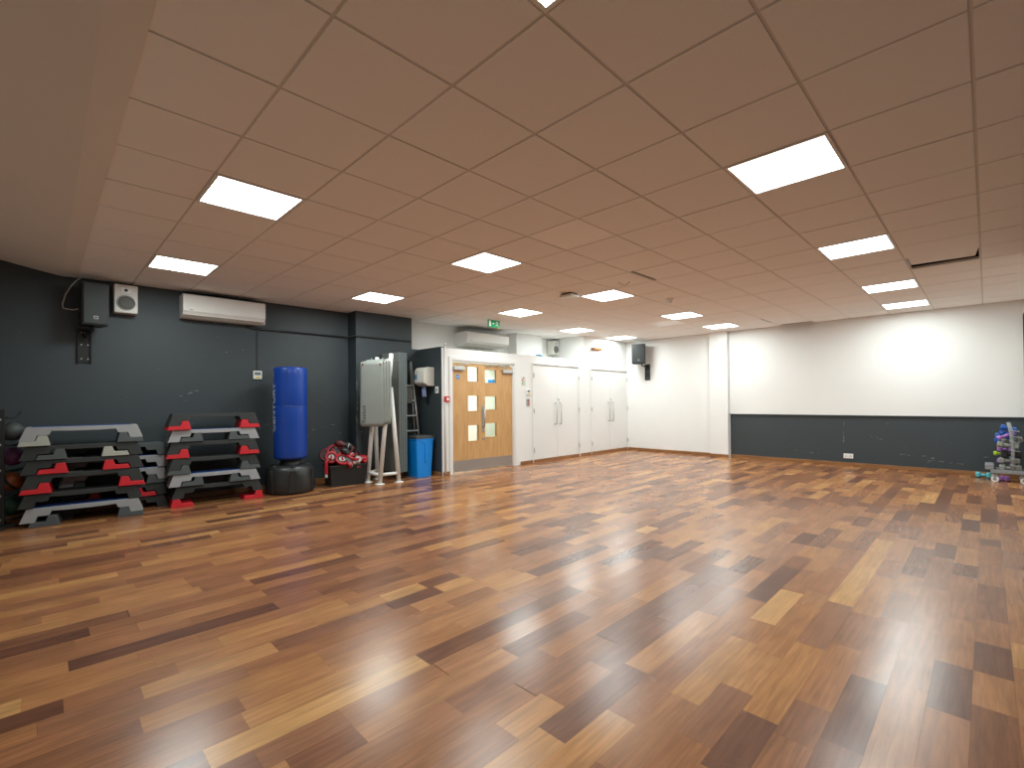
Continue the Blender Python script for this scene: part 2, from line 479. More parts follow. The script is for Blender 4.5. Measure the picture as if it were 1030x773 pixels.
# ------------------------------------------------------------------ walls
def chips(mb, mk, spots, rnd):
    """small pale paint chips knocked out of the slate paint; mk(u, z) gives the wall point, spots = (u0, z0, u1, z1, count)"""
    for u0, z0, u1, z1, n in spots:
        for _ in range(n):
            t = rnd.random(); u = u0 + (u1 - u0) * t + rnd.uniform(-.01, .01); z = z0 + (z1 - z0) * t + rnd.uniform(-.012, .012)
            L = abs(u1 - u0) > abs(z1 - z0)
            a, b = (rnd.uniform(.008, .035), rnd.uniform(.003, .007)) if L else (rnd.uniform(.003, .007), rnd.uniform(.010, .045))
            k = rnd.uniform(-.4, .4)
            mb.quad([mk(u - a, z - b * .3), mk(u + a * k, z - b), mk(u + a, z + b * .2), mk(u - a * k, z + b)], M['chip'])
def build_walls():
    rnd = random.Random(8)
    # slate wall on the left, with its pier
    mb = MB()
    mb.box((XB, YL, 0), (4.9, YL + .15, 3.3), M['slate_wall'])
    chips(mb, lambda u, z: (u, YL - .0008, z), [(2.3, .9, 2.9, 1.3, 5), (3.1, .85, 3.5, .95, 4), (3.2, 1.3, 3.5, 1.5, 2), (1.3, 1.4, 1.9, 1.6, 5), (1.7, 2.0, 2.2, 2.1, 3), (2.6, .75, 3.6, .8, 4)], rnd)
    struct(mb.build('wall_left'))
    mb = MB()
    mb.box((3.74, 7.45, 0), (4.83, YL + .02, 3.1), M['slate_wall'])
    mb.box((4.83, 7.45, 0), (4.975, YL + .02, 2.28), M['slate_wall'])
    chips(mb, lambda u, z: (u, 7.4492, z), [(3.747, .55, 3.747, 1.75, 16), (3.76, .8, 4.0, .8, 3)], rnd)
    struct(mb.build('wall_pier'))
    # lobby / store wall with three openings
    mb = MB(); W = M['white_wall']; t = .11
    S = M['slate_wall']
    mb.box((4.985, YC, 0), (5.205, YC + t, 2.26), W)
    mb.box((5.205, YC, 2.05), (6.785, YC + t, 2.26), W)
    mb.box((6.785, YC, 0), (7.345, YC + t, 2.26), W)
    mb.box((7.345, YC, 2.085), (8.93, YC + t, 2.26), W)
    mb.box((8.93, YC, 0), (9.13, YC + t, 2.26), W)
    mb.box((9.13, YC, 2.065), (XF + .1, YC + t, 3.1), W)
    mb.box((9.13, YC, 0), (9.415, YC + t, 2.065), W)
    mb.box((7.345, YC, 0), (8.93, YC + t, .07), W); mb.box((9.415, YC, 0), (XF + .1, YC + t, .07), W)
    struct(mb.build('wall_back'))
    mb = MB(); mb.box((9.13, YC + t, 2.2), (9.24, 7.7, 3.1), W); struct(mb.build('wall_return'))
    mb = MB(); mb.box((5.07, YC + t, 2.17), (9.13, 7.7, 2.245), W); struct(mb.build('wall_lobby_top'))
    mb = MB(); mb.box((4.97, YC + .003, 0), (5.07, 7.6, 2.275), S); struct(mb.build('wall_lobby_side'))
    # upper wall over the lobby
    mb = MB()
    mb.box((4.83, 7.69, 2.2), (9.6, 7.8, 3.1), W)
    struct(mb.build('wall_upper'))
    mb = MB(); mb.box((7.58, 7.45, 2.2), (8.44, 7.7, 3.1), W); struct(mb.build('wall_upper_pier'))
    # far wall with column, slate dado
    mb = MB()
    mb.box((XF, YR - .1, .98), (XF + .15, 4.12, 3.1), W)
    mb.box((XF, 4.1, 0), (XF + .15, YC + .1, 3.1), W)
    mb.box((XF - .115, 4.105, 0), (XF + .05, 4.51, 3.1), W)
    mb.box((XF + .02, YR - .1, 0), (XF + .15, 4.105, .98), S)
    chips(mb, lambda u, z: (XF + .0192, u, z), [(1.97, .90, 1.97, .42, 9), (1.15, .28, .80, .27, 6), (.72, .20, .25, .17, 12), (.8, .25, .62, .24, 5), (.05, .33, .0, .30, 2), (1.6, .6, 1.3, .5, 3), (3.2, .3, 2.4, .2, 6)], rnd)
    mb.box((XF - .012, YR, .958), (XF + .03, 4.105, .98), M['slate_trim'] if 'slate_trim' in M else S, .004)
    struct(mb.build('wall_far'))
    mb = MB()
    mb.box((XB, YR - .15, 0), (7.55, YR, 3.3), S); mb.box((7.55, YR - .15, 0), (XF + .1, YR, 3.3), W)
    struct(mb.build('wall_right'))
    mb = MB()
    mb.box((XB - .15, YR - .1, 0), (XB, YL + .1, 3.3), M['grey_wall'])
    struct(mb.build('wall_near'))
    # the lobby behind the glazed doors
    mb = MB(); C = M['corridor_wall']
    mb.box((5.07, 8.25, 0), (9.13, 8.35, 2.25), C)
    mb.box((9.05, YC + t, 0), (9.13, 8.3, 2.25), C)
    mb.box((5.0, 7.75, 0), (5.08, 8.3, 2.25), C)
    mb.box((5.07, 7.7, 2.17), (9.13, 8.35, 2.245), W)
    mb.box((7.3, YC + t, 0), (7.36, 7.3, 2.2), C)
    struct(mb.build('wall_lobby'))
build_walls()

def base(name, pts, m, h=.068, d=.018):
    """skirting run: pts = list of ((x,y),(x,y), outward normal)"""
    mb = MB()
    for (a, b, n) in pts:
        a, b = Vector((*a, 0)), Vector((*b, 0)); nn = Vector((*n, 0)) * d
        lo = [min(a.x, b.x, (a + nn).x, (b + nn).x), min(a.y, b.y, (a + nn).y, (b + nn).y), 0]
        hi = [max(a.x, b.x, (a + nn).x, (b + nn).x), max(a.y, b.y, (a + nn).y, (b + nn).y), h]
        mb.box(lo, hi, m, .004)
    return struct(mb.build(name))
base('baseboard_back', [((5.0, YC), (5.14, YC), (0, -1)), ((6.95, YC), (7.325, YC), (0, -1)), ((7.36, YC), (8.915, YC), (0, -1)),
                        ((8.95, YC), (9.395, YC), (0, -1)), ((9.43, YC), (11.0, YC), (0, -1))], M['skirt'])
base('baseboard_far', [((XF, 4.51), (XF, YC - .02), (-1, 0)), ((XF - .115, 4.10), (XF - .115, 4.52), (-1, 0)),
                       ((XF + .02, -.38), (XF + .02, 4.1), (-1, 0))], M['skirt_y'])
base('baseboard_side', [((4.97, YC + .02), (4.97, 7.44), (-1, 0))], M['skirt_y'])
base('baseboard_left', [((-1.2, YL), (3.74, YL), (0, -1)), ((3.74, 7.45), (4.95, 7.45), (0, -1))], M['skirt'])

# ------------------------------------------------------------------ doors
def architrave(x0, x1, top, w, root):
    mb = MB(); G = M['gloss_white']
    y0, y1 = YC - .018, YC + .004
    mb.box((x0 - w, y0, 0), (x0, y1, top + w), G, .004)
    mb.box((x1, y0, 0), (x1 + w, y1, top + w), G, .004)
    mb.box((x0, y0, top), (x1, y1, top + w), G, .004)
    mb.box((x0 - .002, YC, 0), (x0 + .02, YC + .10, top), G)      # lining
    mb.box((x1 - .02, YC, 0), (x1 + .002, YC + .10, top), G)
    mb.box((x0, YC, top - .02), (x1, YC + .10, top), G)
    mb.build('door_frame', root)

def glazed_leaf(name, w, zs, px0, px1, root, loc, rz, hinge_left, film):
    """veneered leaf in local x 0..w, y 0 (front) .. .044, z 0..2.0 with three vision panels"""
    h = 1.985
    e = bpy.data.objects.new(name, None); COL.objects.link(e); e.parent = root; e.location = loc; e.rotation_euler = (0, 0, rz)
    e.empty_display_size = .1
    mb = MB(); V = M['veneer']
    mb.box((0, 0, 0), (px0, .044, h), V); mb.box((px1, 0, 0), (w, .044, h), V)
    zz = [0] + [z for p in zs for z in p] + [h]
    for a, b in zip(zz[::2], zz[1::2]): mb.box((px0, 0, a), (px1, .044, b), V)
    for a, b in zs:                                                # beads round the panes
        t = .014
        for lo, hi in (((px0 - t, -.006, a - t), (px1 + t, .010, a)), ((px0 - t, -.006, b), (px1 + t, .010, b + t)),
                       ((px0 - t, -.006, a), (px0, .010, b)), ((px1, -.006, a), (px1 + t, .010, b))):
            mb.box(lo, hi, V, .003)
    mb.build('door_leaf', e)
    for a, b in zs:
        mb = MB(); mb.box((px0 - .002, .018, a - .002), (px1 + .002, .026, b + .002), M['pane_film'] if film else M['pane_clear']); mb.build('glass_pane', e)
    mb = MB(); mb.box((.01, -.003, .005), (w - .01, 0, .205), M['steel']); mb.build('kick_plate', e)
    # overhead closer with arm
    mb = MB()
    xa = .02 if hinge_left else w - .27
    mb.box((xa, -.055, h - .135), (xa + .25, 0, h - .065), M['alu'], .008)
    mb.cyl((xa + .12, -.03, h - .065), (xa + .12, -.03, h - .03), .014, M['alu'])
    s = 1 if hinge_left else -1
    mb.tube([(xa + .12, -.03, h - .035), (xa + .12 + s * .15, -.10, h - .025), (xa + .12 + s * .26, -.035, h + .02)], .008, M['alu'], 8)
    mb.build('door_closer', e)
    return e

d1 = struct(thing('door_1', 'pair of maple doors', 'door', (0, 0, 0)))
for k in ('label', 'category'): del d1[k]
architrave(5.205, 6.785, 2.05, .065, d1)
zsL = [(.545, .835), (1.105, 1.385), (1.655, 1.925)]
zsR = [(.605, .865), (1.135, 1.385), (1.655, 1.905)]
lf = glazed_leaf('left_leaf', .80, zsL, .375, .625, d1, (5.228, YC + .035, .025), 0, True, True)
mb = MB(); mb.box((.715, -.006, .70), (.775, 0, 1.215), M['steel'], .003)
mb.tube([(.745, -.004, .80), (.745, -.05, .80), (.745, -.05, 1.12), (.745, -.004, 1.12)], .010, M['steel']); mb.build('pull_handle', lf)
mb = MB(); mb.cyl((.755, -.012, .57), (.755, 0, .57), .026, M['alu']); mb.box((.750, -.014, .560), (.760, -.011, .582), M['black_satin']); mb.build('lock', lf)
mb = MB(); mb.cyl((.14, -.004, 1.73), (.14, 0, 1.73), .042, M['blue_sign'], seg=28); mb.box((.115, -.0055, 1.724), (.165, -.0035, 1.736), M['sign_white']); mb.build('fire_door_sign', lf)
rf = glazed_leaf('right_leaf', .745, zsR, .03, .33, d1, (6.765 - .745 * math.cos(R_(3.5)), YC + .045 + .745 * math.sin(R_(3.5)), .012), -R_(3.5), False, False)

def store_doors(name, x0, x1, top, handles, lock):
    root = struct(bpy.data.objects.new(name, None)); COL.objects.link(root); root.empty_display_size = .1
    architrave(x0, x1, top, .028, root)
    xm = (x0 + x1) / 2
    for a, b, hl in ((x0 + .022, xm - .0025, True), (xm + .0025, x1 - .022, False)):
        mb = MB(); mb.box((a, YC + .004, .073), (b, YC + .04, top - .024), M['gloss_white'], .003)
        lf = mb.build('door_leaf', root)
        hx = xm + (-.075 if hl else .085)
        mb = MB(); y = YC + .004
        mb.tube([(hx, y, .79), (hx, y - .045, .79), (hx, y - .055, .80), (hx, y - .055, 1.25), (hx, y - .045, 1.26), (hx, y, 1.26)], .010, M['steel'])
        mb.build('pull_handle', lf)
        for z in (.22, 1.05, 1.80):
            mb = MB(); hxx = a - .011 if hl else b + .011
            mb.box((hxx - .011, YC - .0225, z), (hxx + .011, YC - .016, z + .10), M['steel'], .002)
            mb.cyl((hxx, YC - .024, z), (hxx, YC - .024, z + .10), .007, M['steel'], seg=10)
            mb.build('hinge', root)
        if not hl:
            mb = MB(); mb.cyl((xm + .05, y - .008, 1.335), (xm + .05, y, 1.335), .022, M['steel']); mb.build('lock', lf)
    return root
store_doors('door_2', 7.345, 8.93, 2.085, 0, 0)
store_doors('door_3', 9.415, 11.03, 2.065, 0, 0)

# ------------------------------------------------------------------ ceiling lights
def make_light():
    root = thing('ceiling_light', '', 'light', (0, 0, H))
    mb = MB(); a = T / 2 - .006; b = a - .020
    for lo, hi in (((-a, -a, -.004), (a, -b, .012)), ((-a, b, -.004), (a, a, .012)), ((-a, -b, -.004), (-b, b, .012)), ((b, -b, -.004), (a, b, .012))):
        mb.box(lo, hi, M['white_metal'])
    mb.box((-a, -a, .012), (a, a, .03), M['white_metal'])
    mb.build('frame', root)
    mb = MB(); mb.quad([(-b, -b, .002), (-b, b, .002), (b, b, .002), (b, -b, .002)], M['lamp']); mb.build('diffuser', root)
    return root
LL = ['square LED panel cut by the top edge of the photo, nearest in the right-hand row',
      'large square LED panel second in the right-hand row, the biggest one wholly in view',
      'square LED panel third in the right-hand row, beside the open tile gap',
      'square LED panel fourth in the right-hand row, last but one before the far wall',
      'square LED panel ending the right-hand row, closest to the white far wall',
      'square LED panel nearest in the middle row, large at upper left of the ceiling',
      'square LED panel second in the middle row, diamond-shaped near the middle of the ceiling',
      'square LED panel third in the middle row, just beyond the white box detector',
      'square LED panel fourth in the middle row, touching the pale replacement tile',
      'square LED panel at the far end of the middle row, above the white column',
      'square LED panel nearest in the left-hand row, over the small white speaker and air conditioner',
      'square LED panel second in the left-hand row, above the slate wall pier',
      'square LED panel in the left-hand row just in front of the green exit sign',
      'square LED panel above the first pair of white store doors',
      'square LED panel ending the left-hand row, in the corner by the pegs']
proto = make_light()
for k, (i, n) in enumerate(LAMPS):
    o = proto if k == 0 else copy_thing(proto)
    x, y = cell(i, n)
    o.location = (x + T / 2, y + T / 2, H)
    tag(o, LL[k], 'light', 'square LED panels in the tiled ceiling')

# loose tile over the open cell
mb = MB()
x, y = cell(11, 0)
mb.box((-.29, -.285, 0), (.29, .285, .014), M['tile'])
o = mb.build('ceiling_tile'); o.location = (x + .215, y + .305, H + .031); o.rotation_euler = (0, 0, R_(4.5))
tag(o, 'shifted ceiling tile leaving a dark gap beside it, right side of the ceiling', 'ceiling tile')

# small ceiling fittings
root = thing('box_detector', 'small white square box hung under the tiles in mid ceiling', 'detector', (5.40, 4.23, H))
mb = MB(); mb.box((-.105, -.105, -.055), (.105, .105, -.018), M['cream_plastic'], .012); mb.build('housing', root)
mb = MB(); mb.box((-.085, -.085, -.020), (.085, .085, 0), M['black_satin'], .004); mb.build('back_plate', root)
root = thing('smoke_detector', 'round white smoke detector hanging from the ceiling, right of centre', 'detector', (6.78, 3.39, H))
mb = MB(); mb.lathe([(0, 0), (.055, 0), (.055, -.02), (.048, -.028), (0, -.028)], M['white_plastic'], 28); mb.build('base', root)
mb = MB(); mb.lathe([(.040, -.028), (.042, -.04), (.034, -.055), (.036, -.06), (.030, -.072), (0, -.076)], M['white_plastic'], 28); mb.build('sensor_head', root)
mb = MB(); pts = [(-.075 + .15 * t / 12, .0, H - .045 * math.sin(PI * t / 12) + .004) for t in range(13)]
mb.tube(pts, .0045, M['wire'], 8); o = mb.build('wire_loop', loc=(5.39, 3.32, 0)); o.rotation_euler = (0, 0, R_(-45))
tag(o, 'thin pale wire loop dangling from the ceiling beside the middle-row panel', 'wire')

# exit sign hung over the lobby
def exit_sign():
    root = thing('exit_sign', 'green running-man exit sign hung from the ceiling above the maple doors', 'sign', (6.01, 6.5, 2.69))
    mb = MB(); mb.box((-.145, -.012, 0), (.145, .012, .135), M['green_sign'], .003); mb.build('panel', root)
    mb = MB(); W = M['sign_white']; y0, y1 = -.0145, -.0118
    P = lambda pts: mb.prism(pts, y0, y1, W, 'y')
    P([(-.125, .015), (-.085, .015), (-.085, .12), (-.125, .12)])               # doorway
    P([(-.05, .062), (-.022, .062), (-.022, .048), (.004, .068), (-.022, .088), (-.022, .075), (-.05, .075)])   # arrow
    # runner: head, trunk, arms, legs
    mb.cyl((.074, y0, .109), (.074, y1, .109), .012, W, seg=14)
    P([(.056, .098), (.074, .092), (.088, .058), (.070, .054)])
    P([(.060, .098), (.036, .080), (.032, .088), (.054, .106)])
    P([(.070, .094), (.098, .078), (.114, .088), (.110, .095), (.098, .088), (.076, .103)])
    P([(.070, .062), (.052, .042), (.026, .038), (.026, .028), (.058, .032), (.084, .056)])
    P([(.074, .060), (.088, .062), (.104, .040), (.122, .018), (.112, .012), (.094, .034)])
    mb.build('pictogram', root)
    for x in (-.11, .11):
        mb = MB(); mb.tube([(x, 0, .13), (x, 0, .157)], .0025, M['white_metal'], 6); mb.build('hanger', root)
    mb = MB(); mb.box((.085, -.014, -.012), (.135, .012, .001), M['yellow']); mb.build('sticker', root)
exit_sign()

# ------------------------------------------------------------------ air conditioners
def make_ac(name, label, x0, x1, z0, z1, yb, d):
    w, h = x1 - x0, z1 - z0
    root = thing(name, label, 'air conditioner', ((x0 + x1) / 2, yb, z0))
    mb = MB()
    prof = [(0, .0), (-d * .55, .0), (-d * .86, h * .10), (-d, h * .26), (-d, h * .94), (-d * .92, h), (0, h)]
    mb.prism(prof, -w / 2, w / 2, M['white_plastic'], 'x', bev=.006)
    mb.build('casing', root)
    mb = MB(); mb.prism([(-d * .60, -.002), (-d * .90, h * .105), (-d * .88, h * .13), (-d * .58, .012)], -w / 2 + .05, w / 2 - .05, M['cream_plastic'], 'x'); mb.build('air_flap', root)
    mb = MB()
    mb.box((-w / 2 + .02, -d * .86, h - .002), (w / 2 - .02, -.03, h + .004), M['black_satin']); mb.build('intake_grille', root)
    mb = MB(); mb.box((-w / 2 + .01, -d - .002, h * .255), (w / 2 - .01, -d + .003, h * .27), M['cream_plastic']); mb.build('seam', root)
    mb = MB(); mb.box((-w / 2 + .07, -d - .0025, h * .31), (-w / 2 + .12, -d + .001, h * .325), M['slate']); mb.build('badge', root)
    return root
ac = make_ac('air_conditioner', 'white wall air conditioner high on the slate wall', 1.33, 2.345, 2.465, 2.775, YL, .25)
mb = MB(); mb.box((.49, -.12, .01), (.545, 0, .10), M['cream_plastic'], .006); mb.build('pipe_cover', ac)
make_ac('air_conditioner', 'white wall air conditioner on the white wall over the maple doors', 6.0, 7.17, 2.455, 2.715, 7.69, .42)
# pipes under it
mb = MB()
for x in (6.35, 6.55, 6.75): mb.tube([(x, 7.62, 2.455), (x, 7.62, 2.31)], .012, M['cream_plastic'], 8)
mb.tube([(6.2, 7.60, 2.40), (7.15, 7.60, 2.40)], .010, M['cream_plastic'], 8)
mb.box((6.15, 7.57, 2.245), (7.15, 7.66, 2.31), M['cream_plastic'], .01)
tag(mb.build('drain_pipes'), 'cream pipework under the air conditioner above the lobby', 'pipes')

# conduit along the slate wall + controller
mb = MB(); y = YL - .018
mb.tube([(2.17, YL - .02, 2.465), (2.20, YL - .02, 2.43), (2.30, y, 2.42), (2.5, y, 2.42), (3.70, y, 2.42), (3.715, 7.43, 2.42), (3.74, 7.43, 2.42), (4.80, 7.43, 2.412)], .016, M['conduit'], 8)
tag(mb.build('electrical_conduit'), 'dark cable run along the slate wall from the air conditioner to the white wall', 'cable')
mb = MB(); mb.box((2.296, YL - .012, 1.80), (2.312, YL, 2.43), M['conduit']); tag(mb.build('cable_trunking'), 'thin vertical trunking dropping to the wall controller beside the punch bag', 'cable')
def controller(name, label, x, z, y, w=.12, h=.125):
    root = thing(name, label, 'controller', (x, y, z))
    mb = MB(); mb.box((-w / 2, -.022, 0), (w / 2, 0, h), M['white_plastic'], .006); mb.build('case', root)
    mb = MB(); mb.box((-w * .36, -.0235, h * .48), (w * .36, -.021, h * .86), M['lcd']); mb.build('screen', root)
    mb = MB(); mb.box((-w * .28, -.0235, h * .12), (w * .28, -.021, h * .30), M['yellow']); mb.build('sticker', root)
controller('wall_controller', 'small white wall controller with screen on the slate wall by the blue bag', 2.305, 1.665, YL)
controller('wall_controller', 'small white controller with grey screen between the maple and white doors', 7.19, 1.425, YC, .105, .125)

# ------------------------------------------------------------------ loudspeakers
def black_speaker(label, loc, rz, w, h, d):
    root = thing('loudspeaker', label, 'speaker', loc, rz)
    mb = MB()
    mb.prism([(-w / 2, 0), (w / 2, 0), (w / 2 * .78, d), (-w / 2 * .78, d)], 0, h, M['black_plastic'], 'z', bev=.008)
    mb.build('cabinet', root)
    mb = MB(); mb.box((-w / 2 + .012, -.014, .014), (w / 2 - .012, .002, h - .014), M['grille'], .006); mb.build('grille', root)
    mb = MB(); mb.box((-.022, -.0165, .07), (.022, -.0135, .108), M['pale_grey'], .002)
    mb.box((-.012, -.018, .080), (.012, -.016, .098), M['black_satin']); mb.build('badge', root)
    return root
black_speaker('black loudspeaker on a bracket on the slate wall, cable curling from its left side', (.452, 7.37, 2.235), R_(9), .25, .50, .27)
def wall_bracket(label, loc, rz, up):
    root = thing('speaker_bracket', label, 'bracket', loc, rz)
    mb = MB()
    mb.box((-.065, -.012, 0), (.065, 0, .41), M['black_satin'], .004)
    mb.box((-.065, -.035, 0), (-.050, -.012, .41), M['black_satin']); mb.box((.050, -.035, 0), (.065, -.012, .41), M['black_satin'])
    mb.build('wall_plate', root)
    for x, z in ((-.03, .05), (.03, .05), (-.03, .22), (.03, .22), (-.03, .37), (.03, .37)):
        mb = MB(); mb.cyl((x, -.016, z), (x, -.011, z), .007, M['alu'], seg=10); mb.build('bolt', root)
    mb = MB()
    mb.tube(up, .016, M['black_satin'], 10)
    mb.prism([(-.012, .30), (-.09, .34), (-.09, .37), (-.012, .39)], -.012, .012, M['black_satin'], 'x')
    mb.build('arm', root)
wall_bracket('black perforated bracket plate under the loudspeaker on the slate wall', (.375, YL, 1.81), 0,
             [(0, -.012, .35), (.03, -.14, .37), (.06, -.22, .39), (.06, -.22, .428)])
mb = MB()
mb.tube([(.31, 7.60, 2.44), (.26, 7.68, 2.435), (.185, YL - .02, 2.45), (.178, YL - .02, 2.50), (.205, YL - .02, 2.62), (.255, YL - .02, 2.73), (.30, YL - .03, 2.80), (.345, 7.66, 2.842)], .007, M['wire'], 8)
tag(mb.build('speaker_cable'), 'pale cable looping from the ceiling to the left side of the black loudspeaker', 'cable')

def white_speaker(label, loc, rz, w, h, d):
    root = thing('wall_speaker', label, 'speaker', loc, rz)
    mb = MB(); mb.box((-w / 2, -d, 0), (w / 2, 0, h), M['cream_plastic'], .012); mb.build('cabinet', root)
    mb = MB(); c = (0, -d - .001, h * .36); q = Matrix.Rotation(PI / 2, 4, 'X')
    mb.lathe([(.0, .002), (w * .20, .004), (w * .34, .0), (w * .36, -.006)], M['cone'], 32, Matrix.Translation(c) @ q)
    mb.torus(c, w * .37, .008, M['pale_grey'], q, 32, 8); mb.build('woofer', root)
    mb = MB(); c = (0, -d - .001, h * .80)
    mb.box((-w * .22, -d - .004, h * .71), (w * .22, -d + .001, h * .89), M['white_plastic'], .003)
    mb.lathe([(0, .006), (w * .06, .004), (w * .08, 0)], M['black_satin'], 20, Matrix.Translation((0, -d - .004, h * .80)) @ q); mb.build('tweeter', root)
    return root
white_speaker('small white speaker on the slate wall beside the black loudspeaker', (.752, YL, 2.445), 0, .235, .355, .16)
white_speaker('small white speaker in the recess above the white store doors', (8.995, 7.665, 2.45), 0, .235, .335, .19)

black_speaker('black loudspeaker on an arm on the white far wall near the corner', (10.66, 6.17, 2.225), R_(-62), .34, .50, .28)
wall_bracket('black arm bracket screwed to the white far wall beneath the loudspeaker', (XF, 6.13, 1.815), R_(-90),
             [(0, -.012, .34), (0, -.18, .35), (-.02, -.27, .37), (-.02, -.27, .425)])

# ------------------------------------------------------------------ fittings on the lobby walls
def callpoint():
    root = thing('fire_call_point', 'red fire alarm call point beside the maple doors', 'alarm', (5.08, YC, 1.30))
    mb = MB(); mb.box((-.05, -.045, 0), (.05, 0, .10), M['call_red'], .008); mb.build('case', root)
    mb = MB(); mb.box((-.024, -.047, .025), (.024, -.044, .075), M['sign_white'], .002); mb.build('glass_element', root)
callpoint()
mb = MB(); mb.tube([(5.045, YC - .016, .03), (5.045, YC - .016, 2.30)], .013, M['gloss_white'], 10)
for z in (.6, 1.2, 1.8): mb.torus((5.045, YC - .016, z), .015, .004, M['gloss_white'], None, 16, 6)
mb.lathe([(0, 2.30), (.022, 2.30), (.024, 2.33), (.012, 2.345), (0, 2.345)], M['gloss_white'], 16, Matrix.Translation((5.045, YC - .016, 0)))
tag(mb.build('conduit_pipe'), 'white vertical pipe at the corner left of the maple doors', 'pipe')

def switch(name, label, loc, rz, w, h, cat, gangs):
    root = thing(name, label, cat, loc, rz)
    mb = MB(); mb.box((-w / 2, -.012, 0), (w / 2, 0, h), M['white_plastic'], .004); mb.build('plate', root)
    for k in range(gangs):
        x = (k - (gangs - 1) / 2) * w / max(gangs, 1) * .9
        if cat == 'switch':
            mb = MB(); mb.box((x - .014, -.017, h * .3), (x + .014, -.011, h * .7), M['slate'], .002); mb.build('rocker', root)
        else:
            for dx, dz in ((0, .62), (-.012, .36), (.012, .36)):
                mb = MB(); mb.box((x + dx - .004, -.0135, h * dz - .006), (x + dx + .004, -.0115, h * dz + .006), M['black_satin']); mb.build('pin_slot', root)
switch('light_switch', 'white light switch on the slate side wall below the towel dispenser', (4.97, 6.865, 1.455), R_(-90), .09, .12, 'switch', 1)
switch('power_socket', 'white double power socket low on the slate dado of the far wall', (XF + .02, 1.90, .145), R_(-90), .155, .092, 'socket', 2)

root = thing('key_switch', 'narrow grey switch plate with red button beneath the controller by the white doors', 'switch', (7.19, YC, 1.20))
mb = MB(); mb.box((-.05, -.012, 0), (.05, 0, .155), M['steel'], .004); mb.build('plate', root)
mb = MB(); mb.box((-.02, -.016, .035), (.02, -.011, .07), M['red_sign'], .003); mb.build('red_button', root)
mb = MB(); mb.box((-.02, -.016, .10), (.02, -.011, .135), M['brown'], .003); mb.build('key_barrel', root)

root = thing('safety_notice', 'small printed safety notice on the wall right of the maple doors', 'notice', (7.056, YC, 1.62))
mb = MB(); mb.box((-.062, -.003, 0), (.062, 0, .185), M['paper']); mb.build('sheet', root)
mb = MB()
for (a, b, c, d, m) in ((-.008, .145, .02, .178, 'navy_ink'), (-.05, .105, -.015, .138, 'red_sign'), (.0, .11, .05, .118, 'orange'), (-.045, .074, .0, .088, 'green_ink'),
                        (.01, .076, .05, .086, 'green_ink'), (-.045, .03, -.01, .06, 'green_ink'), (.0, .038, .04, .046, 'green_ink'), (.0, .022, .04, .028, 'green_ink')):
    mb.box((a, -.0042, b), (c, -.0028, d), M[m])
mb.build('print', root)

# paper-towel dispenser on the slate side wall
def dispenser():
    root = thing('towel_dispenser', 'cream paper towel dispenser on the slate side wall above the blue bin', 'dispenser', (4.97, 7.09, 1.585), R_(-90))
    w, h, d = .30, .335, .235
    mb = MB()
    prof = [(-.0, .0), (-d * .55, -.0), (-d * .98, .055), (-d, .09), (-d * .97, h * .80), (-d * .84, h * .96), (-d * .6, h), (0, h)]
    mb.prism(prof, -w / 2, w / 2, M['cream_plastic'], 'x', bev=.012); mb.build('cover', root)
    mb = MB(); mb.box((-w / 2 + .02, -d - .003, .12), (-w / 2 + .085, -d + .004, .20), M['blue_sign'], .003)
    mb.box((-w / 2 + .035, -d - .0045, .15), (-w / 2 + .07, -d - .002, .158), M['sign_white']); mb.build('badge', root)
    mb = MB(); mb.box((-w / 2 + .03, -d * .9, .028), (w / 2 - .03, -.03, .05), M['pale_grey']); mb.build('outlet', root)
    mb = MB()
    mb.prism([(-.045, .03), (.045, .03), (.055, -.10), (.065, -.19), (.02, -.17), (-.005, -.20), (-.035, -.18), (-.05, -.08)], -.135, -.12, M['towel_blue'], 'y')
    mb.build('paper_towel', root)
dispenser()

# peg rail over the second store doors
root = thing('peg_rail', 'short wooden rail with three orange pegs above the corner store doors', 'pegs', (9.63, YC, 2.535))
mb = MB(); mb.box((-.19, -.022, 0), (.19, 0, .055), M['brown'], .005); mb.build('rail', root)
for x in (-.10, .02, .14):
    mb = MB(); mb.cyl((x, -.022, .028), (x, -.075, .03), .024, M['orange'], r1=.034, seg=16); mb.build('peg', root)

# things lying on top of the lobby
mb = MB(); mb.tube([(6.75, 6.95, 2.253), (6.9, 6.84, 2.30), (7.05, 6.85, 2.27), (7.2, 6.83, 2.262), (7.35, 6.88, 2.29), (7.5, 6.86, 2.257), (7.62, 6.9, 2.253)], .008, M['wire'], 8)
tag(mb.build('loose_cable'), 'loose pale cable lying along the top of the lobby wall', 'cable')
mb = MB(); mb.ball((0, 0, .035), .09, M['cloth_blue'], 1.1, .7, .5, 18); mb.ball((.08, .02, .028), .06, M['cloth_blue'], 1.1, .8, .55, 16); mb.ball((-.07, -.01, .02), .05, M['cloth_blue'], 1.2, .8, .55, 14)
tag(mb.build('folded_cloth', loc=(7.72, 6.90, 2.244)), 'crumpled blue cloth left on top of the lobby wall', 'cloth')

